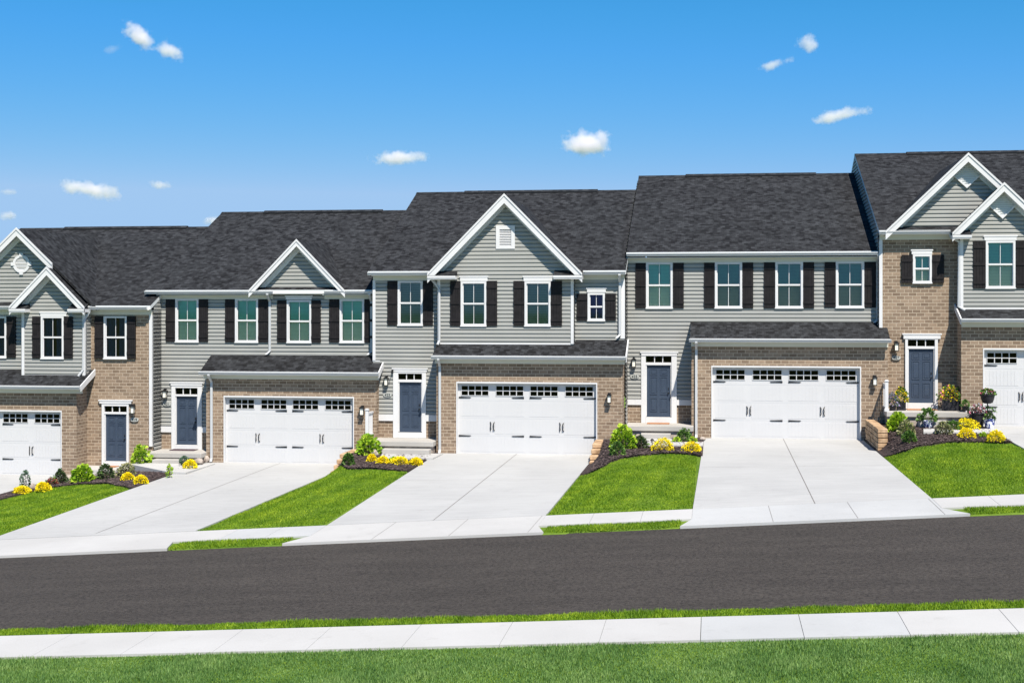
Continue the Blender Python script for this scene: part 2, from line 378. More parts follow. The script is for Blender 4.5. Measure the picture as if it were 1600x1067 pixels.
# ------------------------------------------------------------------ house components
def window(h, x0, x1, z0, z1, Y, kind='blind', head=None, rows=2, sash=True, shut=None, shz=None):
    """x0..z1 is the outer edge of the white frame. returns the hole in the wall"""
    w = .07; f = MB()
    for (a, b, c, d) in ((x0, x1, z0, z0 + w), (x0, x1, z1 - w, z1), (x0, x0 + w, z0 + w, z1 - w), (x1 - w, x1, z0 + w, z1 - w)):
        f.box(a, b, Y - .068, Y + .06, c, d, 'white')
    f.box(x0 - .015, x1 + .015, Y - .088, Y - .03, z0 - .03, z0 + .012, 'white')
    zm = (z0 + z1) / 2; xm = (x0 + x1) / 2
    f.box(x0 + w, x1 - w, Y - .03, Y + .03, zm - .03, zm + .03, 'white')
    f.box(xm - .009, xm + .009, Y - .012, Y + .002, zm + .03, z1 - w, 'white')
    f.box(xm - .009, xm + .009, Y + .006, Y + .02, z0 + w, zm - .03, 'white')
    for s in (x0 + w, x1 - w - .025): f.box(s, s + .025, Y - .02, Y + .01, z0 + w, z1 - w, 'white')
    # room behind
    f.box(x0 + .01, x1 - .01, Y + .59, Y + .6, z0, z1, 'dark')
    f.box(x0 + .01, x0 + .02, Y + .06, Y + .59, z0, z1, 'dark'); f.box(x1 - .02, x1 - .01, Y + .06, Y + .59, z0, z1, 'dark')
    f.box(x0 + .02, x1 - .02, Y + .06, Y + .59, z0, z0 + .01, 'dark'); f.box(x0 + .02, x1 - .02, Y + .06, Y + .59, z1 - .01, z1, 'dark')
    fo = f.build('window', h)
    g = MB(); g.poly([(x0 + w, Y - .004, zm), (x1 - w, Y - .004, zm), (x1 - w, Y - .004, z1 - w), (x0 + w, Y - .004, z1 - w)], {'dark': 'glass_dk', 'slat': 'glass_sl'}.get(kind, 'glass_up')); g.build('upper_pane', fo)
    g = MB(); g.poly([(x0 + w, Y + .012, z0 + w), (x1 - w, Y + .012, z0 + w), (x1 - w, Y + .012, zm), (x0 + w, Y + .012, zm)], {'dark': 'glass_dk', 'slat': 'glass_sl'}.get(kind, 'glass_lo')); g.build('lower_pane', fo)
    b = MB(); km = 'blind' if kind == 'blind' else 'blindc'
    if kind in ('blind', 'grey', 'slat'):
        sp = .05 if kind != 'slat' else .085; z = z0 + w + .01
        while z < z1 - w:
            tl = .016 if kind != 'slat' else .03
            b.poly([(x0 + w, Y + .075, z), (x1 - w, Y + .075, z), (x1 - w, Y + .075 + tl, z + sp * .93), (x0 + w, Y + .075 + tl, z + sp * .93)], km)
            z += sp
        b.build('blind', fo)
    elif kind == 'dark':
        wv = 7; xa = x0 + w; xe = x0 + w + (x1 - x0) * .33
        for q in range(wv):
            p0 = xa + (xe - xa) * q / wv; p1 = xa + (xe - xa) * (q + 1) / wv; y0_ = Y + .10 + .02 * (q % 2); y1_ = Y + .10 + .02 * ((q + 1) % 2)
            for s in (0, 1):
                A, B = (p0, p1) if not s else (x0 + x1 - p0, x0 + x1 - p1)
                b.poly([(A, y0_, z0 + w), (B, y1_, z0 + w), (B, y1_, z1 - w), (A, y0_, z1 - w)], 'curtain')
        b.build('curtain', fo)
    if head:
        hx0, hx1, hz0, hz1 = head; m = MB(); m.box(hx0 + .03, hx1 - .03, Y - .075, Y + .01, hz0, hz1 - .05, 'white'); m.box(hx0, hx1, Y - .088, Y + .01, hz1 - .05, hz1, 'white'); m.build('window_head', h, .006)
    for (s0, s1) in (shut or []):
        a, c = shz or (z0, z1); m = MB(); nb = 4
        for q in range(nb):
            p = s0 + (s1 - s0) * q / nb; m.box(p + .004, p + (s1 - s0) / nb - .004, Y - .074, Y - .03, a, c, 'shutter')
        m.box(s0 + .004, s1 - .004, Y - .060, Y - .02, a + .004, c - .004, 'shutter')
        hgt = c - a
        for bz in ((a + .16, a + .26), (a + .5 * hgt - .03, a + .5 * hgt + .07), (c - .26, c - .16)) if hgt > 1.2 else ((a + .14, a + .24), (c - .24, c - .14)):
            m.box(s0, s1, Y - .096, Y - .05, bz[0], bz[1], 'shutter')
        m.build('shutter', h)
    return (x0 + .03, x1 - .03, z0 + .03, z1 - .03)

def lamp(h, x, z, Y, size=1.0, wide=False):
    m = MB(); s = size
    m.box(x - .05, x + .05, Y - .03, Y + .0, z - .02, z + .16, 'black')
    m.box(x - .03, x + .03, Y - .15, Y - .03, z + .12, z + .15, 'black')
    m.box(x - .085 * s, x + .085 * s, Y - .22, Y - .05, z + .06, z + .095, 'black'); m.box(x - .055, x + .055, Y - .19, Y - .08, z + .095, z + .125, 'black')
    m.box(x - .07 * s, x + .07 * s, Y - .205, Y - .065, z - .20, z - .175, 'black')
    for dx in (-.068, .056):
        for dy in (-.2, -.085): m.box(x + dx * s, x + (dx + .012) * s, Y + dy, Y + dy + .012, z - .175, z + .06, 'black')
    o = m.build('wall_lamp', h); g = MB(); g.box(x - .05 * s, x + .05 * s, Y - .18, Y - .092, z - .17, z + .055, 'lampglass'); g.build('lamp_glass', o)

def digits(h, txt, x, z, Y, w=.31, hgt=.15):
    m = MB(); pts = [(x + w / 2 * math.copysign(abs(math.cos(a)) ** .8, math.cos(a)), z + hgt / 2 * math.sin(a)) for a in [2 * PI * k / 24 for k in range(24)]]
    m.slab([(p[0], Y - .045, p[1]) for p in pts], .04, 'plaque', d=(0, 1, 0)); o = m.build('number_plaque', h)
    cu = bpy.data.curves.new('numerals', 'FONT'); cu.body = txt; cu.size = .14; cu.align_x = 'CENTER'; cu.align_y = 'CENTER'; cu.extrude = .004
    t = bpy.data.objects.new('numerals', cu); col.objects.link(t); dg = bpy.context.evaluated_depsgraph_get()
    me = bpy.data.meshes.new_from_object(t.evaluated_get(dg)); bpy.data.objects.remove(t)
    me.materials.clear(); me.materials.append(MAT['digits'])
    q = bpy.data.objects.new('numerals', me); col.objects.link(q); q.parent = o; q.rotation_euler = (PI / 2, 0, 0)
    q.location = Vector((x, Y - .052, z)) - Vector(h['_o'])

def entry(h, Y, tr, hd, leaf, transom, sill):
    """tr: trim x0,x1; hd: head x0,x1,z0,z1; leaf: x0,x1,z0,z1; transom z0,z1; sill z0,z1. returns hole"""
    x0, x1 = tr; lx0, lx1, lz0, lz1 = leaf; m = MB()
    top = hd[2]
    m.box(x0, lx0 - .02, Y - .07, Y + .05, sill[0], top, 'white'); m.box(lx1 + .02, x1, Y - .07, Y + .05, sill[0], top, 'white')
    m.box(lx0 - .02, lx1 + .02, Y - .05, Y + .05, lz1, transom[0], 'white'); m.box(lx0 - .02, lx1 + .02, Y - .07, Y + .05, transom[1], top, 'white')
    m.box(hd[0], hd[1], Y - .10, Y + .03, hd[3] - .05, hd[3], 'white'); m.box(hd[0] + .04, hd[1] - .04, Y - .085, Y + .03, hd[2], hd[3] - .05, 'white')
    m.box(lx0 - .02, lx1 + .02, Y - .085, Y + .05, sill[0], sill[1] - .02, 'white')
    for s in (lx0 - .02, lx1 - .015): m.box(s, s + .035, Y - .03, Y + .05, lz0, lz1, 'white')
    w = (lx1 - lx0) / 3
    for k in (1, 2): m.box(lx0 + k * w - .015, lx0 + k * w + .015, Y - .03, Y + .03, transom[0], transom[1], 'white')
    fo = m.build('door_frame', h, .004)
    g = MB(); g.poly([(lx0 - .02, Y + .01, transom[0]), (lx1 + .02, Y + .01, transom[0]), (lx1 + .02, Y + .01, transom[1]), (lx0 - .02, Y + .01, transom[1])], 'glass_gr'); g.build('transom_pane', fo)
    g = MB(); g.box(lx0, lx1, Y + .3, Y + .31, transom[0], transom[1], 'dark'); g.build('hallway', fo)
    d = MB(); Yd = Y + .02
    d.box(lx0 + .018, lx1 - .018, Yd, Yd + .045, sill[1] - .01, lz1 - .01, 'door')
    W = lx1 - lx0; Hh = lz1 - lz0
    for (u0, u1) in ((.14, .44), (.56, .86)):
        for (v0, v1, arch) in ((.80, .93, 1), (.42, .77, 1), (.09, .36, 0)):
            a, b, c, e = lx0 + u0 * W, lx0 + u1 * W, lz0 + v0 * Hh, lz0 + v1 * Hh
            r = .022
            for bx in ((a, b, c, c + r), (a, b, e - r, e), (a, a + r, c + r, e - r), (b - r, b, c + r, e - r)): d.box(bx[0], bx[1], Yd - .014, Yd, bx[2], bx[3], 'door')
            d.box(a + .06, b - .06, Yd - .010, Yd, c + .06, e - .06, 'door')
    do = d.build('front_door', h, .003)
    k = MB(); k.tube([(lx1 - .09, Yd - .06, lz0 + Hh * .46), (lx1 - .09, Yd, lz0 + Hh * .46)], .028, 'black'); k.build('handle', do); k = MB(); k.box(lx1 - .105, lx1 - .075, Yd - .02, Yd - .0, lz0 + Hh * .52, lz0 + Hh * .56, 'black'); k.build('deadbolt', do)
    return (x0 + .02, x1 - .02, sill[0] + .01, hd[3] - .02)

def garage_door(h, x0, x1, z0, z1, Y):
    """outer opening; door leaf recessed .16"""
    m = MB(); t = .035
    m.box(x0, x0 + t, Y - .012, Y + .2, z0, z1, 'white'); m.box(x1 - t, x1, Y - .012, Y + .2, z0, z1, 'white'); m.box(x0 + t, x1 - t, Y - .012, Y + .2, z1 - .05, z1, 'white')
    m.build('garage_frame', h)
    a, b, c, d = x0 + t, x1 - t, z0 + .01, z1 - .05; Yd = Y + .16; hh = (d - c) / 4; W = (b - a) / 4
    D = MB(); wins = []
    for q in range(4):                                   # window openings in the top section
        wx0 = a + q * W + W * (.105 if q in (0, 2) else .115); wins.append((wx0, wx0 + W * .78, d - hh * .70, d - hh * .17))
    panel(D, (0, Yd), *FR, a, b, c, d, 'garage', wins)
    D.box(a, b, Yd + .001, Yd + .04, c, c + hh * 2.9, 'garage')
    for k in (1, 2, 3): D.box(a, b, Yd - .002, Yd + .0, c + k * hh - .004, c + k * hh + .004, 'gutter')
    for k in range(3):                                   # raised bead-board fields
        for q in range(4):
            p0 = a + q * W + W * .07; p1 = a + (q + 1) * W - W * .07; v0 = c + k * hh + .07; v1 = c + (k + 1) * hh - .06; nb = 9
            for j in range(nb):
                s = p0 + (p1 - p0) * j / nb; D.box(s + .003, s + (p1 - p0) / nb - .003, Yd - .005, Yd, v0, v1, 'garage')
    do = D.build('garage_door', h)
    for (p, q, r, s) in wins:
        wb = MB(); e = .02
        for bx in ((p, q, r - e, r), (p, q, s, s + e), (p - e, p, r - e, s + e), (q, q + e, r - e, s + e)): wb.box(bx[0], bx[1], Yd - .02, Yd + .03, bx[2], bx[3], 'garage')
        for k in (1, 2, 3): wb.box(p + (q - p) * k / 4 - .014, p + (q - p) * k / 4 + .014, Yd - .012, Yd + .01, r, s, 'garage')
        wb.box(p, q, Yd - .010, Yd + .008, (r + s) / 2 - .014, (r + s) / 2 + .014, 'garage')
        wb.poly([(p, Yd + .012, r), (q, Yd + .012, r), (q, Yd + .012, s), (p, Yd + .012, s)], 'glass_gr')
        wb.box(p - .1, q + .1, Yd + .35, Yd + .36, r - .2, s + .2, 'dark')
        wb.build('garage_window', do)
    # strap hinges and pull handles
    for zz in (c + hh * 3.17, c + hh * 1.0):
        for (s, e) in ((a + .03, 1), (a + 2 * W - .10, -1), (a + 2 * W + .10, 1), (b - .03, -1)):
            k = MB(); k.poly([(s, Yd - .016, zz - .03), (s + e * .42, Yd - .016, zz - .012), (s + e * .45, Yd - .016, zz), (s + e * .42, Yd - .016, zz + .012), (s, Yd - .016, zz + .03)][::e], 'black')
            k.box(s, s + e * .40, Yd - .022, Yd - .008, zz - .016, zz + .016, 'black'); k.build('strap_hinge', do)
    for q in (1, 3):
        for e in (-1, 1):
            s = a + q * W + e * .075; k = MB(); z = c + hh * 1.55
            k.tube([(s, Yd - .01, z - .15), (s - e * .03, Yd - .05, z - .10), (s - e * .02, Yd - .055, z), (s - e * .03, Yd - .05, z + .10), (s, Yd - .01, z + .15)], .017, 'black', 6); k.build('pull_handle', do)
    return (x0 + .01, x1 - .01, z0 - .5, z1 - .01)

def downspout(h, x, zt, zb, Yt, Yw, kick=.12, side=-1):
    m = MB(); pts = [(x, Yt, zt), (x, Yt, zt - .1), (x - side * 0, Yw - .06, zt - .35), (x, Yw - .06, zb + .12), (x + side * kick, Yw - .14, zb)]
    w = .042
    P = [Vector(p) for p in pts]; n = len(m.v)
    for i, p in enumerate(P): m.v += [(p.x - w, p.y - .03, p.z), (p.x + w, p.y - .03, p.z), (p.x + w, p.y + .03, p.z), (p.x - w, p.y + .03, p.z)]
    for i in range(len(P) - 1):
        for q in range(4): m.f.append((n + i * 4 + q, n + i * 4 + (q + 1) % 4, n + (i + 1) * 4 + (q + 1) % 4, n + (i + 1) * 4 + q)); m.m.append(m.mi('gutter'))
    m.f.append((n, n + 3, n + 2, n + 1)); m.m.append(0); e = n + (len(P) - 1) * 4; m.f.append((e, e + 1, e + 2, e + 3)); m.m.append(0)
    m.build('downspout', h)

def gutter(h, x0, x1, z, Yf):
    """K-profile gutter: outer face at Yf-.12, top at z"""
    m = MB(); prof = [(0, 0), (-.12, 0), (-.12, -.035), (-.10, -.05), (-.085, -.10), (-.07, -.12), (0, -.12)]
    P = lambda x: [(x, Yf + p[0], z + p[1]) for p in prof]
    A, B = P(x0), P(x1)
    for i in range(len(prof)):
        j = (i + 1) % len(prof); m.poly([A[i], A[j], B[j], B[i]], 'gutter')
    m.poly(A[::-1], 'gutter'); m.poly(B, 'gutter'); m.build('gutter', h)

TP = .42    # main roof pitch
def main_roof(h, x0, x1, ze, Ye, pr, name='roof'):
    """ze: shingle edge at Ye; pr = pixel (px,py) on the ridge. returns zr, Yr"""
    u = (pr[0] - 800) / F
    lo, hi = 1, 16
    for _ in range(40):
        r = (lo + hi) / 2; Y = Ye + r; z = ze + TP * r
        if z > az(pr[0], pr[1], Y): hi = r
        else: lo = r
    Yr = Ye + r; zr = ze + TP * r; Yk = 2 * Yr - Ye
    m = MB(); th = .14
    m.slab([(x0, Ye, ze), (x1, Ye, ze), (x1, Yr, zr), (x0, Yr, zr)], th, 'shingle', 'soffit', 'soffit')
    m.slab([(x0, Yr, zr), (x1, Yr, zr), (x1, Yk, ze), (x0, Yk, ze)], th, 'shingle', 'soffit', 'soffit')
    # ridge caps and vent
    for (a, b, hgt) in ((x0, x1, .02), (x0 + (x1 - x0) * .22, x0 + (x1 - x0) * .82, .06)):
        for s in (1, -1):
            q = [(a, Yr, zr + hgt + .012), (b, Yr, zr + hgt + .012), (b, Yr - s * .19, zr - .19 * TP + hgt), (a, Yr - s * .19, zr - .19 * TP + hgt)]
            m.poly(q if s > 0 else q[::-1], 'shingle')
            q = [(a, Yr - s * .19, zr - .19 * TP), (b, Yr - s * .19, zr - .19 * TP), (b, Yr - s * .19, zr - .19 * TP + hgt), (a, Yr - s * .19, zr - .19 * TP + hgt)]; m.poly(q, 'black')
    r = m.build(name, h)
    return zr, Yr, r
def rake_board(h, p0, p1, hgt=.2, th=.05, name='rake_board'):
    """fascia board from p0 to p1 (top edge), hanging hgt below, th thick in the direction across"""
    m = MB(); d = Vector(p1) - Vector(p0)
    a = (th, 0) if abs(d.y) > abs(d.x) else (0, th)
    t = [p0, p1, (p1[0], p1[1], p1[2] - hgt), (p0[0], p0[1], p0[2] - hgt)]
    m.slab(t, 1, 'white', d=(a[0], a[1], 0)); return m.build(name, h)

def cross_gable(h, Yw, apex, foot, ze, Ye, lo_z=None, roofname='gable_roof', ovh=.35, ret=.6, ret_sides=(1, 1), rb=.24, holes=(), peak=False, wall_z=None, rend=(1, 1)):
    """front gable over wall plane Yw. apex/foot are (x,z) of the outer rake edge; main roof edge at (Ye, ze)"""
    ax_, az_ = apex; fx, fz = foot; hw = ax_ - fx; sl = (az_ - fz) / hw; Yo = Yw - ovh
    yat = lambda z: Ye + max(0, (z - ze)) / TP
    m = MB(); th = .12
    for s in (-1, 1):
        q = [(ax_, Yo, az_), (ax_ + s * hw, Yo, fz), (ax_ + s * hw, max(yat(fz), Yo + .05) + .25, fz), (ax_, yat(az_) + .25, az_)]
        if s < 0: q = q[::-1]
        q = q[::-1] if s > 0 else q[::-1]
        m.slab(q if s < 0 else [q[3], q[2], q[1], q[0]], th, 'shingle', 'soffit', 'shingle')
    ro = m.build(roofname, h)
    # rake boards: parallelogram strips on the front face
    b = MB()
    for s in (-1, 1):
        fr = rend[0] if s < 0 else rend[1]; xe = ax_ + s * (hw + .02) * fr; zf_ = az_ - (az_ - fz + .02 * sl) * fr
        for (off, hh, y0, y1) in ((.03, rb, Yo - .05, Yo - .0), (.045, .07, Yo - .075, Yo - .05)):
            t = [(ax_, az_ + off), (xe, zf_ + off), (xe, zf_ + off - hh * 1.25), (ax_, az_ + off - hh * 1.25)]
            t = [(p[0], y0, p[1]) for p in t]
            if s > 0: t = t[::-1]
            b.slab(t, y1 - y0, 'white', d=(0, 1, 0))
    b.build('rake_board', h)
    fb = MB()
    for s in (-1, 1):
        t = [(ax_, az_ - .15), (ax_ + s * (hw - .2), fz - .15 + .2 * sl), (ax_ + s * (hw - .2), fz - .15 + .2 * sl - .25), (ax_, az_ - .15 - .25)]
        t = [(p[0], Yw - .055, p[1]) for p in t]
        if s > 0: t = t[::-1]
        fb.slab(t, .05, 'soffit', d=(0, 1, 0))
    fb.build('rake_frieze', h)
    # cornice returns
    for s, on in zip((-1, 1), ret_sides):
        if not on: continue
        xo = ax_ + s * (hw + .02); xi = ax_ + s * (hw - ret); c = MB(); zt = fz - .02
        c.box(xo, xi, Yo - .06, Yw + .02, zt - .17, zt - .05, 'white')
        a, e = min(xo, xi), max(xo, xi)
        c.poly([(a, Yo - .08, zt - .045), (e, Yo - .08, zt - .045), (e, Yw + .0, zt + .16), (a, Yw + .0, zt + .16)], 'shingle')
        ye = xi; c.poly([(ye, Yo - .08, zt - .045), (ye, Yw, zt - .045), (ye, Yw, zt + .16)], 'shingle')
        c.box(a - .0, e + .0, Yo - .08, Yo - .06, zt - .12, zt - .045, 'white')
        c.build('cornice_return', h)
    # wall
    wz = wall_z if wall_z is not None else fz - .05
    off = (th + .04)
    lo = lambda z: ax_ - (az_ - off - z) / sl; hi = lambda z: ax_ + (az_ - off - z) / sl
    xin = hw - .28
    w = MB(); fsiding(w, ax_ - xin, ax_ + xin, Yw, wz, az_ - off, holes, lo=lambda z: max(ax_ - xin, lo(z)), hi=lambda z: min(ax_ + xin, hi(z)))
    w.build('gable_wall', h)
    if peak:       # ornamental diamond-shaped peak panel
        p = MB(); k = .40; zc = az_ - rb * 1.25 - k * sl - .02
        p.slab([(ax_ - k, Yw - .08, zc), (ax_, Yw - .08, zc - k * sl), (ax_ + k, Yw - .08, zc), (ax_, Yw - .08, zc + k * sl)], .03, 'soffit', d=(0, 1, 0))
        for s in (-1, 1):
            t = [(ax_ + s * k, Yw - .12, zc), (ax_, Yw - .12, zc - k * sl), (ax_, Yw - .12, zc - k * sl - .07), (ax_ + s * (k + .04), Yw - .12, zc - .04)]
            if s > 0: t = t[::-1]
            p.slab(t, .05, 'white', d=(0, 1, 0))
        z = zc - k * sl + .1
        while z < zc + k * sl - .05:
            e = k - abs(z - zc) / sl - .03
            if e > 0: p.box(ax_ - e, ax_ + e, Yw - .095, Yw - .08, z, z + .02, 'gutter')
            z += .075
        p.build('gable_peak_panel', h)
    return ro

def pent(h, x0, x1, ze, Yo, zt, Yw, left=True, right=True, Yg=None, wall_left='brick'):
    """lean-to roof over the garage; shingle edge (ze,Yo) up to (zt,Yw)"""
    m = MB(); m.slab([(x0, Yo, ze), (x1, Yo, ze), (x1, Yw, zt), (x0, Yw, zt)], .07, 'shingle', 'soffit', 'white')
    m.box(x0 + .02, x1 - .02, Yo + .0, Yo + .03, ze - .14, ze - .07, 'white')
    m.box(x0 + .05, x1 - .05, Yo + .03, Yg + .02, ze - .14, ze - .12, 'soffit')
    m.box(x0 + .04, x1 - .04, Yg - .06, Yg - .0, ze - .29, ze - .14, 'frieze')
    r = m.build('garage_roof', h)
    for s, x in ((left, x0), (right, x1)):
        if s:
            e = -.04 if x == x0 else .0
            b = MB(); b.slab([(x + e, Yo, ze + .02), (x + e, Yw, zt + .02), (x + e, Yw, zt - .20), (x + e, Yo, ze - .20)], .04, 'white', d=(1, 0, 0)); b.build('rake_board', h)
    gutter(h, x0 - .03, x1 + .03, ze - .01, Yo)

def corner(mb, x, Y, z0, z1, side=1, w=.09):
    """white outside-corner post at x; side=+1 post lies to the right of x"""
    a, b = (x, x + w) if side > 0 else (x - w, x)
    mb.box(a - (.012 if side > 0 else 0), b + (0 if side > 0 else .012), Y - .064, Y + .08, z0, z1, 'white')

def porch(h, x0, x1, Yb_, Yf, z, zf, sx0, sx1, stepd=.38):
    m = MB(); m.box(x0, x1, Yf, Yb_, z - .17, z, 'porch'); m.box(x0 + .05, x1 - .05, Yf + .08, Yb_, zf - .4, z - .17, 'rock'); m.build('porch_slab', h, .012)
    s = MB(); zh = zf + (z - zf) * .47; s.box(sx0, sx1, Yf - stepd, Yf + .079, zf - .2, zh, 'porch'); s.build('porch_step', h, .015)

def house(name, i, label):
    return thing('townhouse', ((DL[i] + DR[i]) / 2, M[i], FL[i]), label, 'townhouse', 'attached townhouses in a stepped row')

def body(h, x0, x1, Yf, Yr, ztop, zr, zb, i):
    """unseen sides and back: siding-clad side walls under the roof slopes, plain back"""
    m = MB(); Yk = 2 * Yr - Yf - .3
    for x, fr in ((x0, LF), (x1, RT)):
        s = -1 if fr is LF else 1
        zz = lambda y: zr - abs(y - Yr) * TP - .16
        t, n = fr
        a, b = (min(t[1] * Yf, t[1] * Yk), max(t[1] * Yf, t[1] * Yk))
        yc = t[1] * Yr
        def lo(z): return a if z < zz(Yf) else max(a, yc - (zr - .16 - z) / TP)
        def hi(z): return b if z < zz(Yk) else min(b, yc + (zr - .16 - z) / TP)
        siding(m, (x, 0), t, n, a, b, zb, zr - .17, lo=lo, hi=hi)
    panel(m, (0, Yk), (-1, 0), (0, 1), -x1, -x0, zb, zz(Yk), 'siding')
    return m.build('side_walls', h)
def Z(i, px, py, Y=None): return az(px, py, M[i] if Y is None else Y)
def X(i, px, Y=None): return ax(px, M[i] if Y is None else Y)
def win(h, i, Y, x0, x1, y0, y1, kind='blind', head=None, sh=None, shy=None, **k):
    xc = (x0 + x1) / 2; zz = lambda y: az(xc, y, Y)
    hd = (ax(head[0], Y), ax(head[1], Y), zz(head[3]), zz(head[2])) if head else None
    s = [(ax(a, Y), ax(b, Y)) for a, b in sh] if sh else None
    return window(h, ax(x0, Y), ax(x1, Y), zz(y1), zz(y0), Y, kind, hd, shut=s, shz=(zz(shy[1]), zz(shy[0])) if shy else None, **k)
def door(h, Y, tr, hd, lf, tn, sl):
    xc = (lf[0] + lf[1]) / 2; z = lambda y: az(xc, y, Y)
    return entry(h, Y, (ax(tr[0], Y), ax(tr[1], Y)), (ax(hd[0], Y), ax(hd[1], Y), z(hd[3]), z(hd[2])), (ax(lf[0], Y), ax(lf[1], Y), z(lf[3]), z(lf[2])), (z(tn[1]), z(tn[0])), (z(sl[1]), z(sl[0])))
def frieze(h, x0, x1, Y, z1, z0):
    m = MB(); m.box(x0, x1, Y - .06, Y + .02, z0, z1, 'frieze'); m.box(x0, x1, Y - .30, Y - .05, z1, z1 + .02, 'soffit'); m.build('frieze_board', h)
OV = .30
# ------------------------------------------------------------------ house 2 (flush gable over third window)
def house_low(i, label, P):
    """two-storey siding house with four upper windows, entry left and garage right"""
    h = house('townhouse', i, label); Y = M[i]; g = G[i]; fl = FL[i]
    xl, xr = P['x']; ze = Z(i, P['mid'], P['eave'], Y - OV) ; Ye = Y - OV
    zr, Yr, ro = main_roof(h, P['roof'][0], P['roof'][1], ze + .03, Ye, P['ridge'])
    zf0 = Z(i, P['mid'], P['frz'][0]); zf1 = Z(i, P['mid'], P['frz'][1])
    holes = []
    for w in P['wins']: holes.append(win(h, i, Y, *w[0], kind=w[1], sh=w[2], shy=w[3], head=w[4] if len(w) > 4 else None))
    dh = door(h, Y, *P['door']); holes.append(dh)
    zbd = Z(i, P['door'][2][0], P['band'][1]); zbt = Z(i, P['door'][2][0], P['band'][0])
    gx0, gx1 = ax(P['gx'][0], g), ax(P['gx'][1], g); xmid = gx0 + .1
    ztop = P.get('ztop', zf1 + .02)
    m = MB()
    fsiding(m, xl, xr, Y, zbt, zf0 + .02, holes); m.build('siding_wall', h)
    m = MB(); fbrick(m, xl, xmid, Y - .02, fl - .6, zbd, [dh]); m.build('brick_base', h)
    m = MB(); tx0, tx1 = dh[0] - .02, dh[1] + .02
    for a, b in ((xl, tx0), (tx1, gx0)): m = MB(); m.box(a, b, Y - .075, Y + .0, zbd, zbt, 'white'); m.build('band_board', h)
    gt = P['guts']
    for a, b in gt:
        gutter(h, ax(a, Ye), ax(b, Ye), ze, Ye); frieze(h, max(xl, ax(a, Y)), min(xr, ax(b, Y)), Y, zf1, zf0)
    # garage
    zt = az((P['gx'][0] + P['gx'][1]) / 2, P['pent'][0], Y); zpe = az((P['gx'][0] + P['gx'][1]) / 2, P['pent'][1], g - OV)
    pent(h, ax(P['pent'][2], g - OV), ax(P['pent'][3], g - OV), zpe, g - OV, zt, Y, Yg=g, left=False, right=(i == 1))
    d = P['gdoor']; xc = (d[0] + d[1]) / 2
    hole = garage_door(h, ax(d[0], g), ax(d[1], g), az(xc, d[3], g), az(xc, d[2], g), g)
    m = MB(); fbrick(m, gx0, gx1, g, fl - .6, zpe - .2, [hole]); zc = lambda y: zpe + (zt - zpe) * (y - g + OV) / (Y - g + OV) - .07
    for x, fr in ((gx0, LF), (gx1, RT)):
        P4 = [(x, g, fl - .6), (x, Y + .3, fl - .6), (x, Y + .3, zc(Y)), (x, g, zc(g))]; 
        k = 'brick'
        m.poly(P4 if fr is RT else P4[::-1], k)
    m.build('garage_wall', h)
    body(h, xl, xr, Y + .04, Yr, zf0, zr, fl - .6, i)
    return h, ze, Ye, zr, Yr, gx0, gx1, zpe

# ---- house index 1 (second from the left)
P = dict(x=(ax(236, 49.0), ax(583.5, M[1])), mid=400, eave=454.5, frz=(467.5, 461.5), roof=(ax(227, M[1] - OV), ax(584, M[1])), ridge=(497, 331),
         wins=[((274.8, 311, 467, 534), 'blind', [(260, 274.6), (311.5, 326)], (467.5, 534.3)), ((368, 404, 467, 534.5), 'blind', [(352.6, 367.8), (404.5, 420)], (467.5, 535)),
               ((448.8, 487, 469, 535), 'blind', [(433.8, 448.6), (487.2, 502)], (469, 535.5), (446, 489.3, 461.5, 468.2)), ((531.3, 569.6, 467.5, 535), 'blind', [(515, 531), (570, 582.4)], (467.5, 535.3))],
         door=((268.8, 316.4), (266.3, 318.6, 596.6, 602.5), (275.4, 308.8, 619, 694), (606, 616), (694, 701.5)), band=(666, 675), gx=(322.3, 588.3),
         guts=[(227, 427), (507.6, 583)], pent=(554, 580.8, 312.5, 591), gdoor=(349.5, 553.2, 619, 725.3))
h2, ze2, Ye2, zr2, Yr2, g2x0, g2x1, zp2 = house_low(1, 'grey sided townhouse with four upper windows and a small steep gable over the third', P)
Yw = M[1]; yo = Yw - .35
cross_gable(h2, Yw, at(463.7, 375.5, yo), (at(463.7, 0, yo)[0] - (ax(538, yo) - ax(389.4, yo)) / 2, az(463.7, 454.5, yo)), ze2 + .03, Ye2, ret=.35, rb=.2, wall_z=Z(1, 463, 467.6), ret_sides=(0, 0))
m = MB(); fsiding(m, ax(419, Yw), ax(510, Yw), Yw - .004, Z(1, 463, 467.6), Z(1, 463, 453), [(ax(447, Yw), ax(488.5, Yw), Z(1, 463, 469), Z(1, 463, 461.5))]); m.build('gable_wall', h2)
downspout(h2, ax(422.5, Yw), ze2 - .05, Z(1, 422, 553.5), Ye2 - .06, Yw, side=-1)
downspout(h2, ax(581.0, Yw), ze2 - .05, Z(1, 581, 554), Ye2 - .06, Yw, side=-1)
downspout(h2, ax(331.5, G[1]), zp2 - .06, FL[1] + .05, G[1] - OV - .06, G[1], side=1, kick=.0)
lamp(h2, X(1, 259.5), Z(1, 259, 613.5), M[1], 1.15); digits(h2, '421', X(1, 262), Z(1, 262, 631), M[1] - .03)
lamp(h2, ax(566.8, G[1]), az(566, 640, G[1]), G[1], 1.1)
porch(h2, X(1, 247), ax(324, G[1]) - .03, M[1] - .03, M[1] - 1.45, Z(1, 292, 701.5), FL[1], ax(238, 48), ax(284, 48))

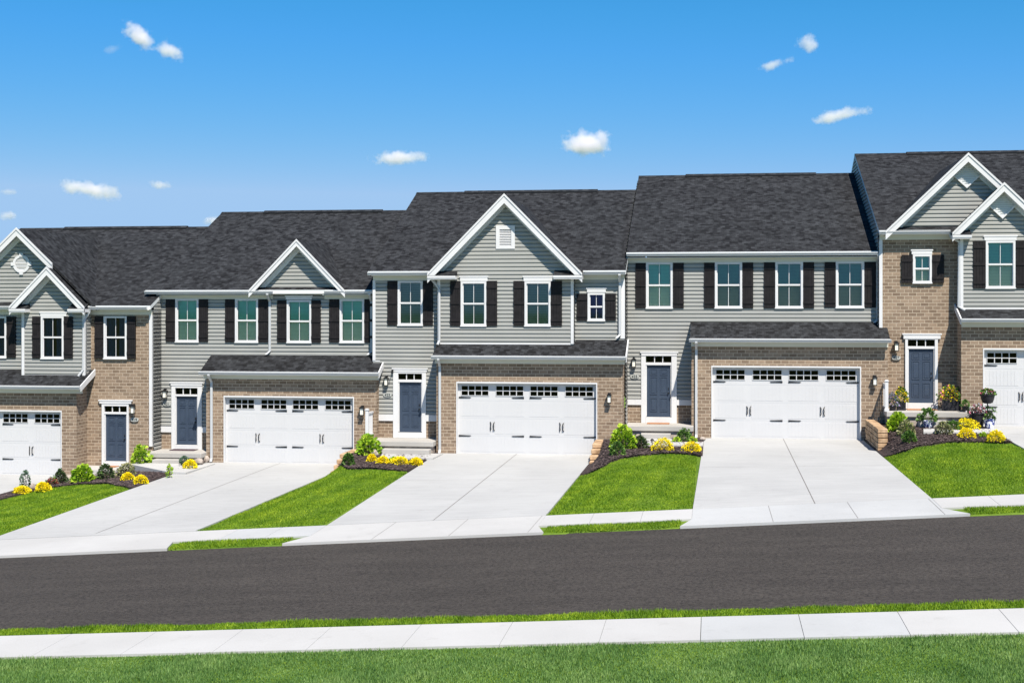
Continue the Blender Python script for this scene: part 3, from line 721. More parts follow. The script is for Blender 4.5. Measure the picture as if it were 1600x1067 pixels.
# ---- house index 3 (fourth)
P = dict(x=(ax(976, M[2]), ax(1374, M[3])), mid=1175, eave=394.8, frz=(410, 403), roof=(ax(979.5, M[3] - OV) - .02, ax(1373, M[3])), ridge=(1168, 273.7),
         wins=[((1009.5, 1051, 410.3, 481.3), 'blind', [(993, 1009.3), (1051.8, 1068.6)], (411, 481.8)), ((1117, 1159.5, 410, 481), 'grey', [(1100, 1116.6), (1160.2, 1177)], (410.5, 481.8)),
               ((1211.3, 1254.5, 409.5, 481), 'grey', [(1193.4, 1210.9), (1255, 1272)], (410, 481.8)), ((1305.8, 1350, 409, 480.6), 'grey', [(1288, 1305.4), (1350.6, 1368.5)], (409.5, 480.6))],
         door=((1002, 1057.5), (1000.4, 1060, 549.3, 555.8), (1010, 1048.4, 570.4, 650.4), (556.4, 566.3), (650.6, 660.5)), band=(624, 632.4), gx=(1080.5, 1387.5),
         guts=[(979.5, 1371.5)], pent=(503, 529.2, 1078, 1391), gdoor=(1111.5, 1345.4, 572, 686.3))
h4, ze4, Ye4, zr4, Yr4, g4x0, g4x1, zp4 = house_low(3, 'grey sided townhouse with straight eave and four shuttered windows above a wide garage', P)
downspout(h4, ax(1370.8, M[3]), ze4 - .05, Z(3, 1371, 504), Ye4 - .06, M[3], side=-1)
downspout(h4, ax(1088, G[3]), zp4 - .06, FL[3] + .02, G[3] - OV - .06, G[3], side=1, kick=.0)
lamp(h4, X(3, 990.6), Z(3, 990, 565), M[3], 1.0); digits(h4, '425', X(3, 991.7), Z(3, 991, 588.2), M[3] - .03)
lamp(h4, ax(1366.3, G[3]), az(1366, 593, G[3]), G[3], 1.0)
porch(h4, X(3, 981) - .0, ax(1083.5, G[3] - .3), M[3] - .03, M[3] - 1.45, Z(3, 1030, 660.5), FL[3], ax(1001.5, 48.8), ax(1048, 48.8))

# ------------------------------------------------------------------ house index 2 (middle, big gable)
i = 2; Y = M[2]; g = G[2]; fl = FL[2]; B = Y - .35
h3 = house('townhouse', 2, 'central townhouse with one tall white-edged gable holding a small louvred vent')
ze = Z(2, 800, 424.5, Y - OV); Ye = Y - OV
zr3, Yr3, _ = main_roof(h3, ax(575, Ye), ax(976, Y) + .06, ze + .03, Ye, (824, 299.8))
xl, xr = ax(583.4, Y), ax(976, Y)
holes = [win(h3, 2, Y, 622, 661, 439, 508, kind='slat', sh=[(605.8, 621.5), (661.5, 677)], shy=(439, 508.5))]
sm = win(h3, 2, Y, 918.4, 945.3, 457.7, 500.7, kind='dark', head=(916, 948, 449.5, 456.9), sh=[(901.3, 918), (945.7, 962.6)], shy=(458.7, 501.4)); holes.append(sm)
dh = door(h3, Y, (614.8, 666.3), (613, 669.3, 575, 581), (623.6, 659, 597, 674.3), (583.6, 593), (674.6, 683.8)); holes.append(dh)
zbd, zbt = Z(2, 640, 657.5), Z(2, 640, 647.6); zfr0, zfr1 = Z(2, 630, 438.2), Z(2, 630, 431.5)
gx0, gx1 = ax(682, g), ax(972.8, g)
m = MB(); fsiding(m, xl, ax(687, Y) + .2, Y, zbt, zfr0 + .02, holes); m.build('siding_wall', h3); m = MB(); fsiding(m, ax(892, B) - .1, xr, Y, Z(2, 930, 531), zfr0 + .02, holes); m.build('siding_wall', h3)
m = MB(); fbrick(m, xl, gx0 + .1, Y - .02, fl - .6, zbd, [dh]); m.build('brick_base', h3)
m = MB()
for a, b in ((xl, dh[0] - .02), (dh[1] + .02, gx0)): m = MB(); m.box(a, b, Y - .075, Y, zbd, zbt, 'white'); m.build('band_board', h3)
# bay
bx0, bx1 = ax(684.5, B), ax(896, B); bz0 = az(790, 536.8, B)
holes = [win(h3, 2, B, 720.3, 760.2, 440, 509, kind='slat', head=(718, 763.5, 431.2, 439.6), sh=[(703.8, 720), (760.6, 777.3)], shy=(439, 509.3)),
         win(h3, 2, B, 820, 860.6, 440, 509, kind='slat', head=(817, 865, 431.2, 439.6), sh=[(802.6, 819.6), (861, 878.5)], shy=(439, 509.3))]
zwt = az(790, 436, B)
m = MB(); fsiding(m, bx0, bx1, B, bz0, zwt, holes)
siding(m, (bx0, 0), *LF, -Y, -B, bz0, zfr1); siding(m, (bx1, 0), *RT, B, Y, bz0, zfr1); m.build('bay_wall', h3)
for a_ in ((bx0, B, bz0, az(690, 434, B), 1), (bx1, B, bz0, az(890, 434, B), -1)): m = MB(); corner(m, *a_); m.build('corner_trim', h3)
m = MB(); corner(m, xl, Y, Z(2, 585, 563), zfr0, 1)
m.box(xl - .02, xl + .25, Y - .05, Y + .0, Z(2, 585, 563) - .04, Z(2, 585, 563), 'white'); m.build('corner_trim', h3); m = MB()
m.box(bx0, bx1, B - .045, B, bz0 - .03, bz0 + .02, 'white'); m.build('base_trim', h3); m = MB()
m.box(ax(969.5, Y), xr + .012, Y - .06, Y + .08, Z(2, 972, 529), zfr0, 'white'); m.build('corner_trim', h3)
yo = B - .35; apx = at(788, 304.5, yo); hw = (ax(907.2, yo) - ax(667.3, yo)) / 2
ventz = [az(790, v, B) for v in (389, 352.7)]; vx = (ax(775.3, B), ax(804.8, B))
cross_gable(h3, B, apx, (apx[0] - hw, az(788, 428, yo)), ze + .03, Ye, ret=1.0, rb=.26, wall_z=zwt, holes=[(vx[0] + .03, vx[1] - .03, ventz[0] + .03, ventz[1] - .03)])
m = MB(); m.box(vx[0], vx[0] + .13, B - .07, B + .02, ventz[0], ventz[1], 'white'); m.box(vx[1] - .13, vx[1], B - .07, B + .02, ventz[0], ventz[1], 'white')
m.box(vx[0] + .13, vx[1] - .13, B - .07, B + .02, ventz[1] - .14, ventz[1], 'white'); m.box(vx[0] + .13, vx[1] - .13, B - .07, B + .02, ventz[0], ventz[0] + .10, 'white')
z = ventz[0] + .1
while z < ventz[1] - .16:
    m.slab([(vx[0] + .13, B - .05, z), (vx[1] - .13, B - .05, z), (vx[1] - .13, B + .01, z + .05), (vx[0] + .13, B + .01, z + .05)], .012, 'white'); z += .06
m.box(vx[0] + .13, vx[1] - .13, B + .015, B + .02, ventz[0] + .1, ventz[1] - .14, 'white'); m.build('gable_vent', h3)
gutter(h3, ax(575, Ye), ax(674, Ye), ze, Ye); gutter(h3, ax(903, Ye), ax(976, Ye) + .03, ze, Ye)
frieze(h3, xl, bx0 - .02, Y, zfr1, zfr0); frieze(h3, bx1 + .02, xr, Y, zfr1, zfr0)
m = MB(); m.box(bx0, bx0 + .62, B - .05, B + .01, az(690, 437, B), az(690, 431, B), 'frieze'); m.box(bx1 - .62, bx1, B - .05, B + .01, az(690, 437, B), az(690, 431, B), 'frieze'); m.build('frieze_board', h3)
zt = Z(2, 830, 530.5); zpe = az(828, 556, g - OV)
pent(h3, ax(675.5, g - OV), gx1 + .12, zpe, g - OV, zt, Y, Yg=g, left=False)
d = (713, 933.2, 597, 710.6); hole = garage_door(h3, ax(d[0], g), ax(d[1], g), az(823, d[3], g), az(823, d[2], g), g)
m = MB(); fbrick(m, gx0, gx1, g, fl - .6, zpe - .2, [hole])
zc = lambda y: zpe + (zt - zpe) * (y - g + OV) / (Y - g + OV) - .07
m.poly([(gx1, g, fl - .6), (gx1, Y, fl - .6), (gx1, Y, zc(Y)), (gx1, g, zc(g))], 'brick'); m.poly([(gx0, g, fl - .6), (gx0, Y + .3, fl - .6), (gx0, Y + .3, zc(Y)), (gx0, g, zc(g))][::-1], 'brick')
m.poly([(gx1, Y, fl - .6), (gx1, M[3], fl - .6), (gx1, M[3], CZ - 3.62), (gx1, Y, CZ - 3.62)], 'brick'); m.build('garage_wall', h3)
body(h3, xl, xr, Y + .04, Yr3, zfr0, zr3, fl + 1.0, 2)
m = MB(); x = ax(687, B); w = .05   # bay downspout jogging from the eave
m.tube([(ax(671, Ye), Ye - .06, ze - .1), (ax(672, Ye), Ye - .05, ze - .18), (ax(683, B), B - .06, az(685, 446, B)), (ax(687, B), B - .09, az(687, 452, B)), (ax(687, B), B - .09, az(687, 532, B)), (ax(685, B), B - .16, az(687, 538.5, B))], .048, 'gutter'); m.build('downspout', h3)
downspout(h3, ax(969, Y), ze - .05, Z(2, 969, 528), Ye - .06, Y - .05, side=-1)
downspout(h3, ax(687.8, g), zpe - .06, fl + .03, g - OV - .06, g, side=1, kick=0)
lamp(h3, X(2, 604.6), Z(2, 604, 593.8), Y, 1.0); digits(h3, '423', X(2, 606), Z(2, 606, 616.8), Y - .03)
lamp(h3, ax(952.3, g), az(952, 620.5, g), g, 1.0)
m = MB(); hx, hz = X(2, 614.5), Z(2, 614, 579.5)      # plant-hanger hook beside the door head
m.tube([(hx, Y - .12, hz), (hx, Y - .22, hz + .04), (hx, Y - .30, hz), (hx, Y - .30, hz - .06)], .012, 'black', 6); m.box(hx - .03, hx + .03, Y - .13, Y - .10, hz - .08, hz + .06, 'black'); m.build('plant_hook', h3)
porch(h3, X(2, 590), gx0 - .02, Y - .03, 47.9, Z(2, 640, 684), fl, ax(599, 47.8), gx0 - .1)

# ------------------------------------------------------------------ houses with twin gables (index 4 at right, index 0 at left)
def house_twin(i, label, P, mir=False):
    h = house('townhouse', i, label); Y = M[i]; g = G[i]; fl = FL[i]; B = Y - .38
    ze = az(P['mid'], P['eave'], Y - OV); Ye = Y - OV
    zr, Yr, _ = main_roof(h, P['roof'][0], P['roof'][1], ze + .03, Ye, P['ridge'])
    xl, xr = P['x']; holesM = []; holesB = []
    for w in P['wm']: holesM.append(win(h, i, Y, *w[0], kind=w[1], sh=w[2], shy=w[3], head=w[4]))
    for w in P['wb']: holesB.append(win(h, i, B, *w[0], kind=w[1], sh=w[2], shy=w[3], head=w[4]))
    dh = door(h, Y, *P['door']); holesM.append(dh)
    zf0, zf1 = az(P['mid'], P['frz'][0], Y), az(P['mid'], P['frz'][1], Y)
    bx0, bx1 = P['bay']; gx0, gx1 = P['g']
    br = P['brick']
    m = MB(); fbrick(m, br[0], br[1], Y, fl - .6, zf0 + .02, holesM); m.build('brick_wall', h)
    m = MB(); ow = P['other']; fsiding(m, ow[0], ow[1], Y, P['bz'] - .2, zf0 + .02, holesM); m.build('siding_wall', h)
    zwt = az(P['smid'], P['swt'], B)
    m = MB(); fsiding(m, bx0, bx1, B, P['bz'], zwt, holesB); siding(m, (bx0, 0), *LF, -Y, -B, P['bz'], zf1); siding(m, (bx1, 0), *RT, B, Y, P['bz'], zf1); m.build('bay_wall', h)
    for a_ in ((bx0, B, P['bz'], zwt, 1), (bx1, B, P['bz'], zwt, -1)): m = MB(); corner(m, *a_); m.build('corner_trim', h)
    m = MB()
    if mir: corner(m, br[1], Y, az(235, 697, Y), zf0, -1, .1)
    else: corner(m, br[0], Y, az(1375, 512, Y), zf0, 1, .1)
    m.build('corner_trim', h); m = MB()
    m.box(bx0, bx1, B - .045, B, P['bz'] - .03, P['bz'] + .02, 'white'); m.build('base_trim', h)
    for a, b in P['guts']: gutter(h, a, b, ze, Ye)
    frieze(h, br[0], br[1], Y, zf1, zf0); frieze(h, ow[0], ow[1], Y, zf1, zf0)
    for gi, (ap, foot, Yw, wz, pk, rt, re_) in enumerate(P['gab']):
        yo = Yw - .35; apx = at(*ap, yo); cross_gable(h, Yw, apx, (ax(foot[0], yo), az(ap[0], foot[1], yo)), ze + .03, Ye, ret=.62, rb=.24, wall_z=wz, peak=pk, ret_sides=rt, rend=re_)
    if P.get('strip'):          # shallow shingled strip at the foot of the big gable
        a, b = P['strip']; m = MB(); m.slab([(a, Ye + .0, ze + .02), (b, Ye, ze + .02), (b, Y + .0, ze + .02 + TP * .35), (a, Y, ze + .02 + TP * .35)], .05, 'shingle'); m.build('gable_skirt_roof', h)
    zt = az(P['pm'], P['pent'][0], Y); zpe = az(P['pm'], P['pent'][1], g - OV)
    pent(h, P['px'][0], P['px'][1], zpe, g - OV, zt, Y, Yg=g)
    d = P['gd']; hole = garage_door(h, d[0], d[1], d[2], d[3], g)
    m = MB(); fbrick(m, gx0, gx1, g, fl - .6, zpe - .2, [hole]); zc = lambda y: zpe + (zt - zpe) * (y - g + OV) / (Y - g + OV) - .07
    m.poly([(gx1, g, fl - .6), (gx1, Y + .2, fl - .6), (gx1, Y + .2, zc(Y)), (gx1, g, zc(g))], 'brick'); m.poly([(gx0, g, fl - .6), (gx0, Y + .2, fl - .6), (gx0, Y + .2, zc(Y)), (gx0, g, zc(g))][::-1], 'brick'); m.build('garage_wall', h)
    body(h, xl, xr, Y + .04, Yr, zf0, zr, fl - .6, i)
    return h, ze, Ye, Yr, zr, zpe, B
# right house
Y = M[4]; B = Y - .38; g = G[4]
gx0 = ax(1502, g); gx1 = gx0 + 6.7; dx0 = ax(1536, g)
P = dict(mid=1430, eave=361, roof=(ax(1373.5, Y - OV), 15.0), ridge=(1470, 239.5), x=(ax(1374, Y), 14.9), frz=(374.8, 367.5),
         wm=[((1426, 1455.6, 397.7, 442), 'blind', [(1408.4, 1426), (1456, 1474.7)], (398.5, 442.4), (1422.7, 1457.5, 390, 397.5))],
         wb=[((1539.8, 1586, 376.4, 450), 'blind', [(1520, 1539.4), (1586.8, 1606)], (376, 451), (1536, 1589.4, 368, 376))],
         door=((1414, 1465), (1409.4, 1471, 521, 529.4), (1419, 1459.4, 545, 628), (530.7, 541), (628.6, 639)),
         bay=(ax(1500.5, B), ax(1640, B)), g=(gx0, gx1), brick=(ax(1374, Y), ax(1502, Y) + .3), other=(ax(1640, B) - .1, 14.9), bz=az(1560, 482, B), smid=1560, swt=366,
         guts=[(ax(1373.5, Y - OV), ax(1487, Y - OV)), (ax(1648, Y - OV), 15.0)],
         gab=[((1512.8, 240.8), (1384.5, 361), Y, az(1512, 353.5, Y), True, (0, 0), (1, .42)), ((1568.8, 287), (1488.7, 364), B, az(1568, 366, B), True, (1, 1), (1, 1))],
         strip=(ax(1392, Y), ax(1640, Y)), pm=1560, pent=(476, 497.8), px=(gx0 - .04, gx1 + .1), gd=(dx0, dx0 + 5.0, az(1580, 666.8, g), az(1580, 544.3, g)))
h5, ze5, Ye5, Yr5, zr5, zp5, B5 = house_twin(4, 'rightmost townhouse with brick entry bay and two overlapping gables', P)
m = MB(); m.tube([(ax(1484, Ye5), Ye5 - .06, ze5 - .12), (ax(1485, Ye5), Ye5 - .05, ze5 - .2), (ax(1499, B5), B5 - .02, az(1499, 378, B5)), (ax(1500.5, B5) - .03, B5 - .02, az(1500, 384, B5)), (ax(1500, B5) - .05, B5 - .02, az(1500, 479, B5)), (ax(1507, B5), B5 - .12, az(1507, 485, B5))], .05, 'gutter'); m.build('downspout', h5)
lamp(h5, X(4, 1400), Z(4, 1400, 539.5), M[4], 1.05); digits(h5, '427', X(4, 1400), Z(4, 1400, 559), M[4] - .01)
porch(h5, ax(1384, 48.8), ax(1516, 48.5), M[4] - .03, 48.55, Z(4, 1440, 639), FL[4], ax(1436, 48.3), ax(1482, 48.3))
# left house (mirrored plan)
Y = M[0]; B = Y - .38; g = G[0]
gx1 = ax(119.5, g); gx0 = gx1 - 6.6; dx1 = ax(96.5, g)
P = dict(mid=180, eave=479, roof=(-29.8, ax(233, Y - OV) + .05), ridge=(200, 356.3), x=(-29.7, ax(238, Y)), frz=(492, 484.5),
         wm=[((163, 199, 494, 560), 'dark', [(149, 162.8), (199.4, 213)], (494.5, 560), None), ((-26, 11, 494.5, 558.6), 'dark', [(-41, -26.4), (11.6, 26)], (494.5, 559), None)],
         wb=[((65, 100.5, 494, 560), 'dark', [(51.5, 64.8), (101, 115)], (494.5, 560), (63, 106, 487.4, 494.2))],
         door=((160, 202), (155, 207.7, 624.4, 630.4), (164.7, 198.3, 646.8, 719.4), (634.2, 643.5), (719.6, 727.4)),
         bay=(ax(35.5, B), ax(133.5, B)), g=(gx0, gx1), brick=(ax(119, Y) - .0, ax(238, Y)), other=(-29.6, ax(40, Y)), bz=az(85, 586.5, B), smid=85, swt=488,
         guts=[(ax(129, Y - OV), ax(230.5, Y - OV)), (-29.8, ax(20, Y - OV))],
         gab=[((26.5, 357.5), (-95, 480), Y, az(27, 475, Y), False, (1, 0), (1, .45)), ((73.5, 418.5), (16, 480), B, az(73, 488, B), False, (1, 1), (1, 1))],
         strip=(ax(-80, Y), ax(120, Y)), pm=60, pent=(577, 602.5), px=(gx0 - .1, ax(125, g - OV)), gd=(dx1 - 5.0, dx1, az(60, 743.8, g), az(60, 641, g)))
h1, ze1, Ye1, Yr1, zr1, zp1, B1 = house_twin(0, 'leftmost townhouse with brick entry strip and a round louvred vent in its gable', P, True)
m = MB(); vx, vz = at(34.5, 412.5, Y); R = 19.5 / 2 / 2170 * 51.8 * 1.6       # round vent
rad = .34
for k in range(28):
    a0, a1 = 2 * PI * k / 28, 2 * PI * (k + 1) / 28
    q = [(vx + math.cos(a) * r, Y - .07, vz + math.sin(a) * r) for a, r in ((a0, rad * .72), (a1, rad * .72), (a1, rad), (a0, rad))]
    m.slab(q[::-1], .08, 'white', d=(0, 1, 0))
zz = -rad * .68
while zz < rad * .66:
    e = math.sqrt(max(0, (rad * .73) ** 2 - zz ** 2)); m.slab([(vx - e, Y - .05, vz + zz), (vx + e, Y - .05, vz + zz), (vx + e, Y - .01, vz + zz + .04), (vx - e, Y - .01, vz + zz + .04)], .01, 'white'); zz += .055
m.slab([(vx + math.cos(2 * PI * k / 24) * rad * .8, Y - .036, vz + math.sin(2 * PI * k / 24) * rad * .8) for k in range(24)][::-1], .03, 'white', d=(0, 1, 0))
for a in (0, 90, 180, 270):
    c_, s_ = math.cos(math.radians(a)), math.sin(math.radians(a)); m.box(vx + c_ * rad - .07, vx + c_ * rad + .07, Y - .085, Y, vz + s_ * rad - .07, vz + s_ * rad + .07, 'white')
m.build('round_vent', h1)
m = MB(); m.tube([(ax(141, Ye1), Ye1 - .05, ze1 - .1), (ax(140, Ye1), Ye1 - .02, ze1 - .2), (ax(133, B1), B1 - .02, az(133, 498, B1)), (ax(132, B1), B1 - .06, az(132, 506, B1)), (ax(131, B1), B1 - .06, az(131, 578, B1)), (ax(125, B1), B1 - .14, az(127, 587.5, B1))], .05, 'gutter'); m.build('downspout', h1)
lamp(h1, X(0, 209.5), Z(0, 209, 637.5), M[0], 1.05); digits(h1, '419', X(0, 211), Z(0, 211, 655.5), M[0] - .01)
porch(h1, ax(119.5, g) + .02, ax(192, 47.9), M[0] - .03, M[0] - 1.3, Z(0, 182, 727.5), FL[0], ax(140, 47.5), ax(178, 47.5))
# siding flashing return between the first and second house
m = MB(); siding(m, (ax(238, M[0]), 0), *RT, M[0], M[1], az(240, 690, 49.2), CZ + (HY - 487) / F * 51.5); panel(m, (ax(238, M[0]) + .0, 0), *RT, M[0], M[1], FL[0] - .5, az(240, 690, 49.2), 'brick', d=.004); m.build('return_wall', h1)
m = MB(); siding(m, (ax(976, M[2]), 0), *RT, M[2], M[3], CZ - 3.6, CZ + 1.5); m.build('return_wall', h3)

# ------------------------------------------------------------------ railings, mats, retaining walls
def railing(x, Yw, Yf, z, label):
    r = thing('porch_railing', (x, Yf, z), label, 'railing', 'white railings at the porch ends')
    p = MB(); p.box(x - .055, x + .055, Yf, Yf + .11, z, z + 1.02, 'white'); p.box(x - .075, x + .075, Yf - .02, Yf + .13, z + 1.02, z + 1.05, 'white'); p.box(x - .05, x + .05, Yf + .005, Yf + .105, z + 1.05, z + 1.08, 'white'); p.box(x - .075, x + .075, Yf - .02, Yf + .13, z, z + .1, 'white'); p.build('post', r, .006)
    p = MB(); p.box(x - .03, x + .03, Yf + .11, Yw, z + .86, z + .93, 'white'); p.build('top_rail', r); p = MB(); p.box(x - .025, x + .025, Yf + .11, Yw, z + .1, z + .15, 'white'); p.build('bottom_rail', r)
    y = Yf + .2
    while y < Yw - .05: p = MB(); p.box(x - .016, x + .016, y, y + .032, z + .15, z + .86, 'white'); p.build('baluster', r); y += .115
railing(ax(1385.5, 48.6), G[3] - .01, 48.6, Z(4, 1440, 639), 'white porch railing with capped post beside the planters, right of the fourth garage')
railing(ax(573, 48.0), G[1] - .01, 48.0, CZ - 4.72, 'white porch railing half hidden by the lime shrub, right of the second garage')
def doormat(x0, x1, i, z, label, k_='mat'):
    m = MB(); a, b = ax(x0, M[i] - .4), ax(x1, M[i] - .4); y0, y1 = M[i] - .62, M[i] - .15; n = 10
    m.slab([(a + (b - a) * (.5 - .5 * math.cos(PI * k / n)), y0 + (0) , z + .025) for k in range(n + 1)] + [(b, y1, z + .025), (a, y1, z + .025)], .022, k_)
    tag(m.build('doormat'), label, 'doormat', 'doormats on the porches')
doormat(160, 182, 0, Z(0, 182, 727.5), 'orange brown doormat at the leftmost navy door')
doormat(268, 306, 1, Z(1, 292, 701.5), 'dark doormat on the wide raised slab of the second porch', 'darkmat'); 
doormat(1011, 1046, 3, Z(3, 1030, 660.5), 'terracotta doormat on the slab before the door numbered 425')
doormat(1417, 1464, 4, Z(4, 1440, 639), 'long coir doormat between the porch flower planters')

def retaining(px0, y0, px1, label, X0, Yback, Yfront, n, step):
    """n courses of split-face block, stepping down toward the street"""
    r = thing('retaining_wall', (X0, Yfront, H(X0 - .2, Yfront)), label, 'retaining wall', 'block retaining walls beside the driveways')
    zt = FL[px0] + n * .155 - .03
    for k in range(n):
        z1 = zt - k * .155; z0 = z1 - .138; yf = Yfront + (step * (n - 1 - k)); m = MB(); y = yf
        while y < Yback - .05:
            L = random.uniform(.36, .48); y2 = min(y + L, Yback); e = random.uniform(-.012, .012)
            m.box(X0 + e, X0 + .30 + random.uniform(-.01, .01), y + .004, y2 - .004, z0, z1, 'stone'); y = y2
        o = m.build('block_course', r, .018)
    return r
retaining(3, 0, 0, 'tall straight five-course tan block wall right of the fourth driveway', DR[3] + .05, G[3] - .15, 45.6, 5, 0.0)
retaining(2, 0, 0, 'stepped tan block wall climbing to the lime hosta right of the middle driveway', DR[2] + .03, G[2] - .15, 45.4, 4, .42)
retaining(1, 0, 0, 'low stepped tan stone wall right of the second driveway', DR[1] + .03, G[1] - .15, 45.9, 4, .38)

# ------------------------------------------------------------------ ground
def grid_mesh(name, xs, ys, k, zf):
    nx, ny = len(xs), len(ys); v = [(x, y, zf(x, y)) for y in ys for x in xs]
    f = [(j * nx + a, j * nx + a + 1, (j + 1) * nx + a + 1, (j + 1) * nx + a) for j in range(ny - 1) for a in range(nx - 1)]
    me = bpy.data.meshes.new(name); me.from_pydata(v, [], f); me.materials.append(MAT[k]); me.polygons.foreach_set('use_smooth', [True] * len(f))
    o = bpy.data.objects.new(name, me); col.objects.link(o); return o
def frange(a, b, s): n = max(1, int(round((b - a) / s))); return [a + (b - a) * q / n for q in range(n + 1)]
xs = [-3000, -900, -300, -120, -60, -40] + frange(-33, 18, .13) + [22, 30, 45, 120, 300, 900, 3000]
ys = [-1500, -300, -60, 0, 8, 14] + frange(17, 31, .5) + frange(31.3, 50, .2) + [52, 60, 80, 160, 400, 1200, 3500]
def zterr(x, y):
    z = H(x, y) - .03
    if 23.5 < y < Yroad(x) + (.22 if any(AP[q][0] + .1 < x < AP[q][1] - .1 for q in range(5)) else -.05): z -= .12
    return z
struct(grid_mesh('ground', xs, ys, 'ground', zterr))

def patch(name, xl, xr, y0, y1, k, off, nx=10, ny=30, thick=.12, stuff='structure', mb=None, fin=True, skirt='walk'):
    """draped sheet; xl,xr,y0,y1 may be functions"""
    m = mb or MB(); fxl = xl if callable(xl) else (lambda t: xl); fxr = xr if callable(xr) else (lambda t: xr)
    fy0 = y0 if callable(y0) else (lambda x: y0); fy1 = y1 if callable(y1) else (lambda x: y1)
    g = []
    for j in range(ny + 1):
        row = []
        for a in range(nx + 1):
            t = j / ny; s = a / nx; x = fxl(t) + (fxr(t) - fxl(t)) * s; y = fy0(x) + (fy1(x) - fy0(x)) * t
            row.append((x, y, H(x, y) + off))
        g.append(row)
    n = len(m.v)
    for r in g: m.v += r
    for j in range(ny):
        for a in range(nx): m.f.append((n + j * (nx + 1) + a, n + j * (nx + 1) + a + 1, n + (j + 1) * (nx + 1) + a + 1, n + (j + 1) * (nx + 1) + a)); m.m.append(m.mi(k))
    D = lambda p: (p[0], p[1], p[2] - thick)
    for a in range(nx):
        m.poly([g[0][a], D(g[0][a]), D(g[0][a + 1]), g[0][a + 1]][::-1], k); m.poly([g[ny][a], D(g[ny][a]), D(g[ny][a + 1]), g[ny][a + 1]], k)
    for j in range(ny):
        m.poly([g[j][0], D(g[j][0]), D(g[j + 1][0]), g[j + 1][0]], k); m.poly([g[j][nx], D(g[j][nx]), D(g[j + 1][nx]), g[j + 1][nx]][::-1], k)
    if fin: return struct(m.build(name), stuff)
    return m
def strip_line(m, p, q, off, w=.014, k='joint'):
    """narrow joint groove line draped between plan points p,q"""
    L = math.hypot(q[0] - p[0], q[1] - p[1]); n = max(1, int(L / .5)); dx, dy = (q[0] - p[0]) / L, (q[1] - p[1]) / L; nx, ny = -dy * w / 2, dx * w / 2
    for a in range(n):
        A = (p[0] + dx * L * a / n, p[1] + dy * L * a / n); B_ = (p[0] + dx * L * (a + 1) / n, p[1] + dy * L * (a + 1) / n)
        m.poly([(A[0] - nx, A[1] - ny, H(*A) + off), (A[0] + nx, A[1] + ny, H(*A) + off), (B_[0] + nx, B_[1] + ny, H(*B_) + off), (B_[0] - nx, B_[1] - ny, H(*B_) + off)][::-1], k)
# road
m = patch('road', -75, 45, 23.42, lambda x: Yroad(x), 'road', -.05, nx=120, ny=6, thick=.2, fin=False); struct(m.build('road'))
# driveways
for i in range(5):
    bl = DL[i] + (-.18 if i == 3 else .12 if i == 2 else 0); br_ = DR[i]
    m = patch('driveway', lambda t, i=i, bl=bl: bl + (DL[i] - bl) * t, lambda t, i=i: DR[i], lambda x: Yb(x) + .012, G[i] + .18, 'drive', .012, ny=40, fin=False, thick=.15)
    xc = (DL[i] + DR[i]) / 2; strip_line(m, (xc, Yb(xc)), (xc, G[i] + .1), .016, .022)
    if i in (3, 2): strip_line(m, (DL[i], 41.5), (DR[i], 41.5), .016, .012)
    struct(m.build('driveway'))
    m = MB(); x0, x1 = AP[i]; k = 'walk2' if i == 3 else 'walk'
    fl_ = lambda t: x0 + (bl - x0) * min(1, t / .38); fr_ = lambda t: x1 + (br_ - x1) * min(1, t / .38)
    patch('', fl_, fr_, lambda x: Yroad(x) - .02, lambda x: Yb(x) - .0, k, .012, ny=16, fin=False, mb=m, thick=.12)
    if i in (2, 3, 4):
        for q in (.32, .65, .985): xx = bl + (br_ - bl) * q; strip_line(m, (xx + (.02 if i == 3 else -.05), Yroad(xx)), (xx, Yb(xx)), .016, .010)
    struct(m.build('driveway_apron'))
# far sidewalk, cut in slabs, between the aprons
m = MB(); rs = random.Random(3)
for k in range(4):
    a, b = DR[k] + .0, DL[k + 1] + (-.18 if k == 2 else .12 if k == 1 else 0); nsl = max(2, round((b - a) / 1.35))
    for q in range(nsl):
        patch('', a + (b - a) * q / nsl + .004, a + (b - a) * (q + 1) / nsl - .004, lambda q_: Yb(q_) - 1.45, lambda q_: Yb(q_), 'walk2' if rs.random() < .2 else 'walk', .014, nx=3, ny=3, fin=False, mb=m)
struct(m.build('sidewalk'))
m = MB(); x = -1.81 - 1.55 * 12; k = 0
cool = {-0.26: 1}
while x < 9:
    patch('', x + .001, x + 1.55 - (.003 if x > -2 else 0), 21.40, 22.88, 'walk2' if -0.4 < x < 2.2 else 'walk', .014, nx=3, ny=3, fin=False, mb=m); x += 1.555
struct(m.build('sidewalk'))

# mulch beds: front edge curves measured on the ground
def curve(px):
    P = [gpt(*p) for p in px]; P.sort(); 
    def f(x):
        if x <= P[0][0]: return P[0][1]
        for (a, b) in zip(P, P[1:]):
            if x <= b[0]:
                t = (x - a[0]) / max(1e-6, b[0] - a[0]); t = t * t * (3 - 2 * t) * .5 + t * .5; return a[1] + (b[1] - a[1]) * t
        return P[-1][1]
    return f
MC = {0: curve([(-40, 792), (0, 775), (60, 765), (120, 757), (165, 755), (190, 760), (212, 765)]),
      1: curve([(507, 741), (520, 738), (545, 732.5), (580, 732), (610, 734.5), (636, 737)]),
      2: curve([(945, 728), (953, 722), (975, 715), (1010, 711), (1050, 708.5), (1080, 710), (1097, 713)]),
      3: curve([(1384, 713), (1400, 710), (1420, 703), (1450, 696), (1480, 691.5), (1530, 691), (1570, 692), (1592, 691)])}
GAP = {k: (DR[k] + .02, DL[k + 1] - .02) for k in range(4)}
MB_OFF = .035
for k in range(4):
    a, b = GAP[k]; f = MC[k]
    o = patch('mulch_bed', a, b, f, lambda x, k=k: M[k + 1] - .02 if True else 0, 'mulch', MB_OFF, nx=40, ny=30, thick=.1)
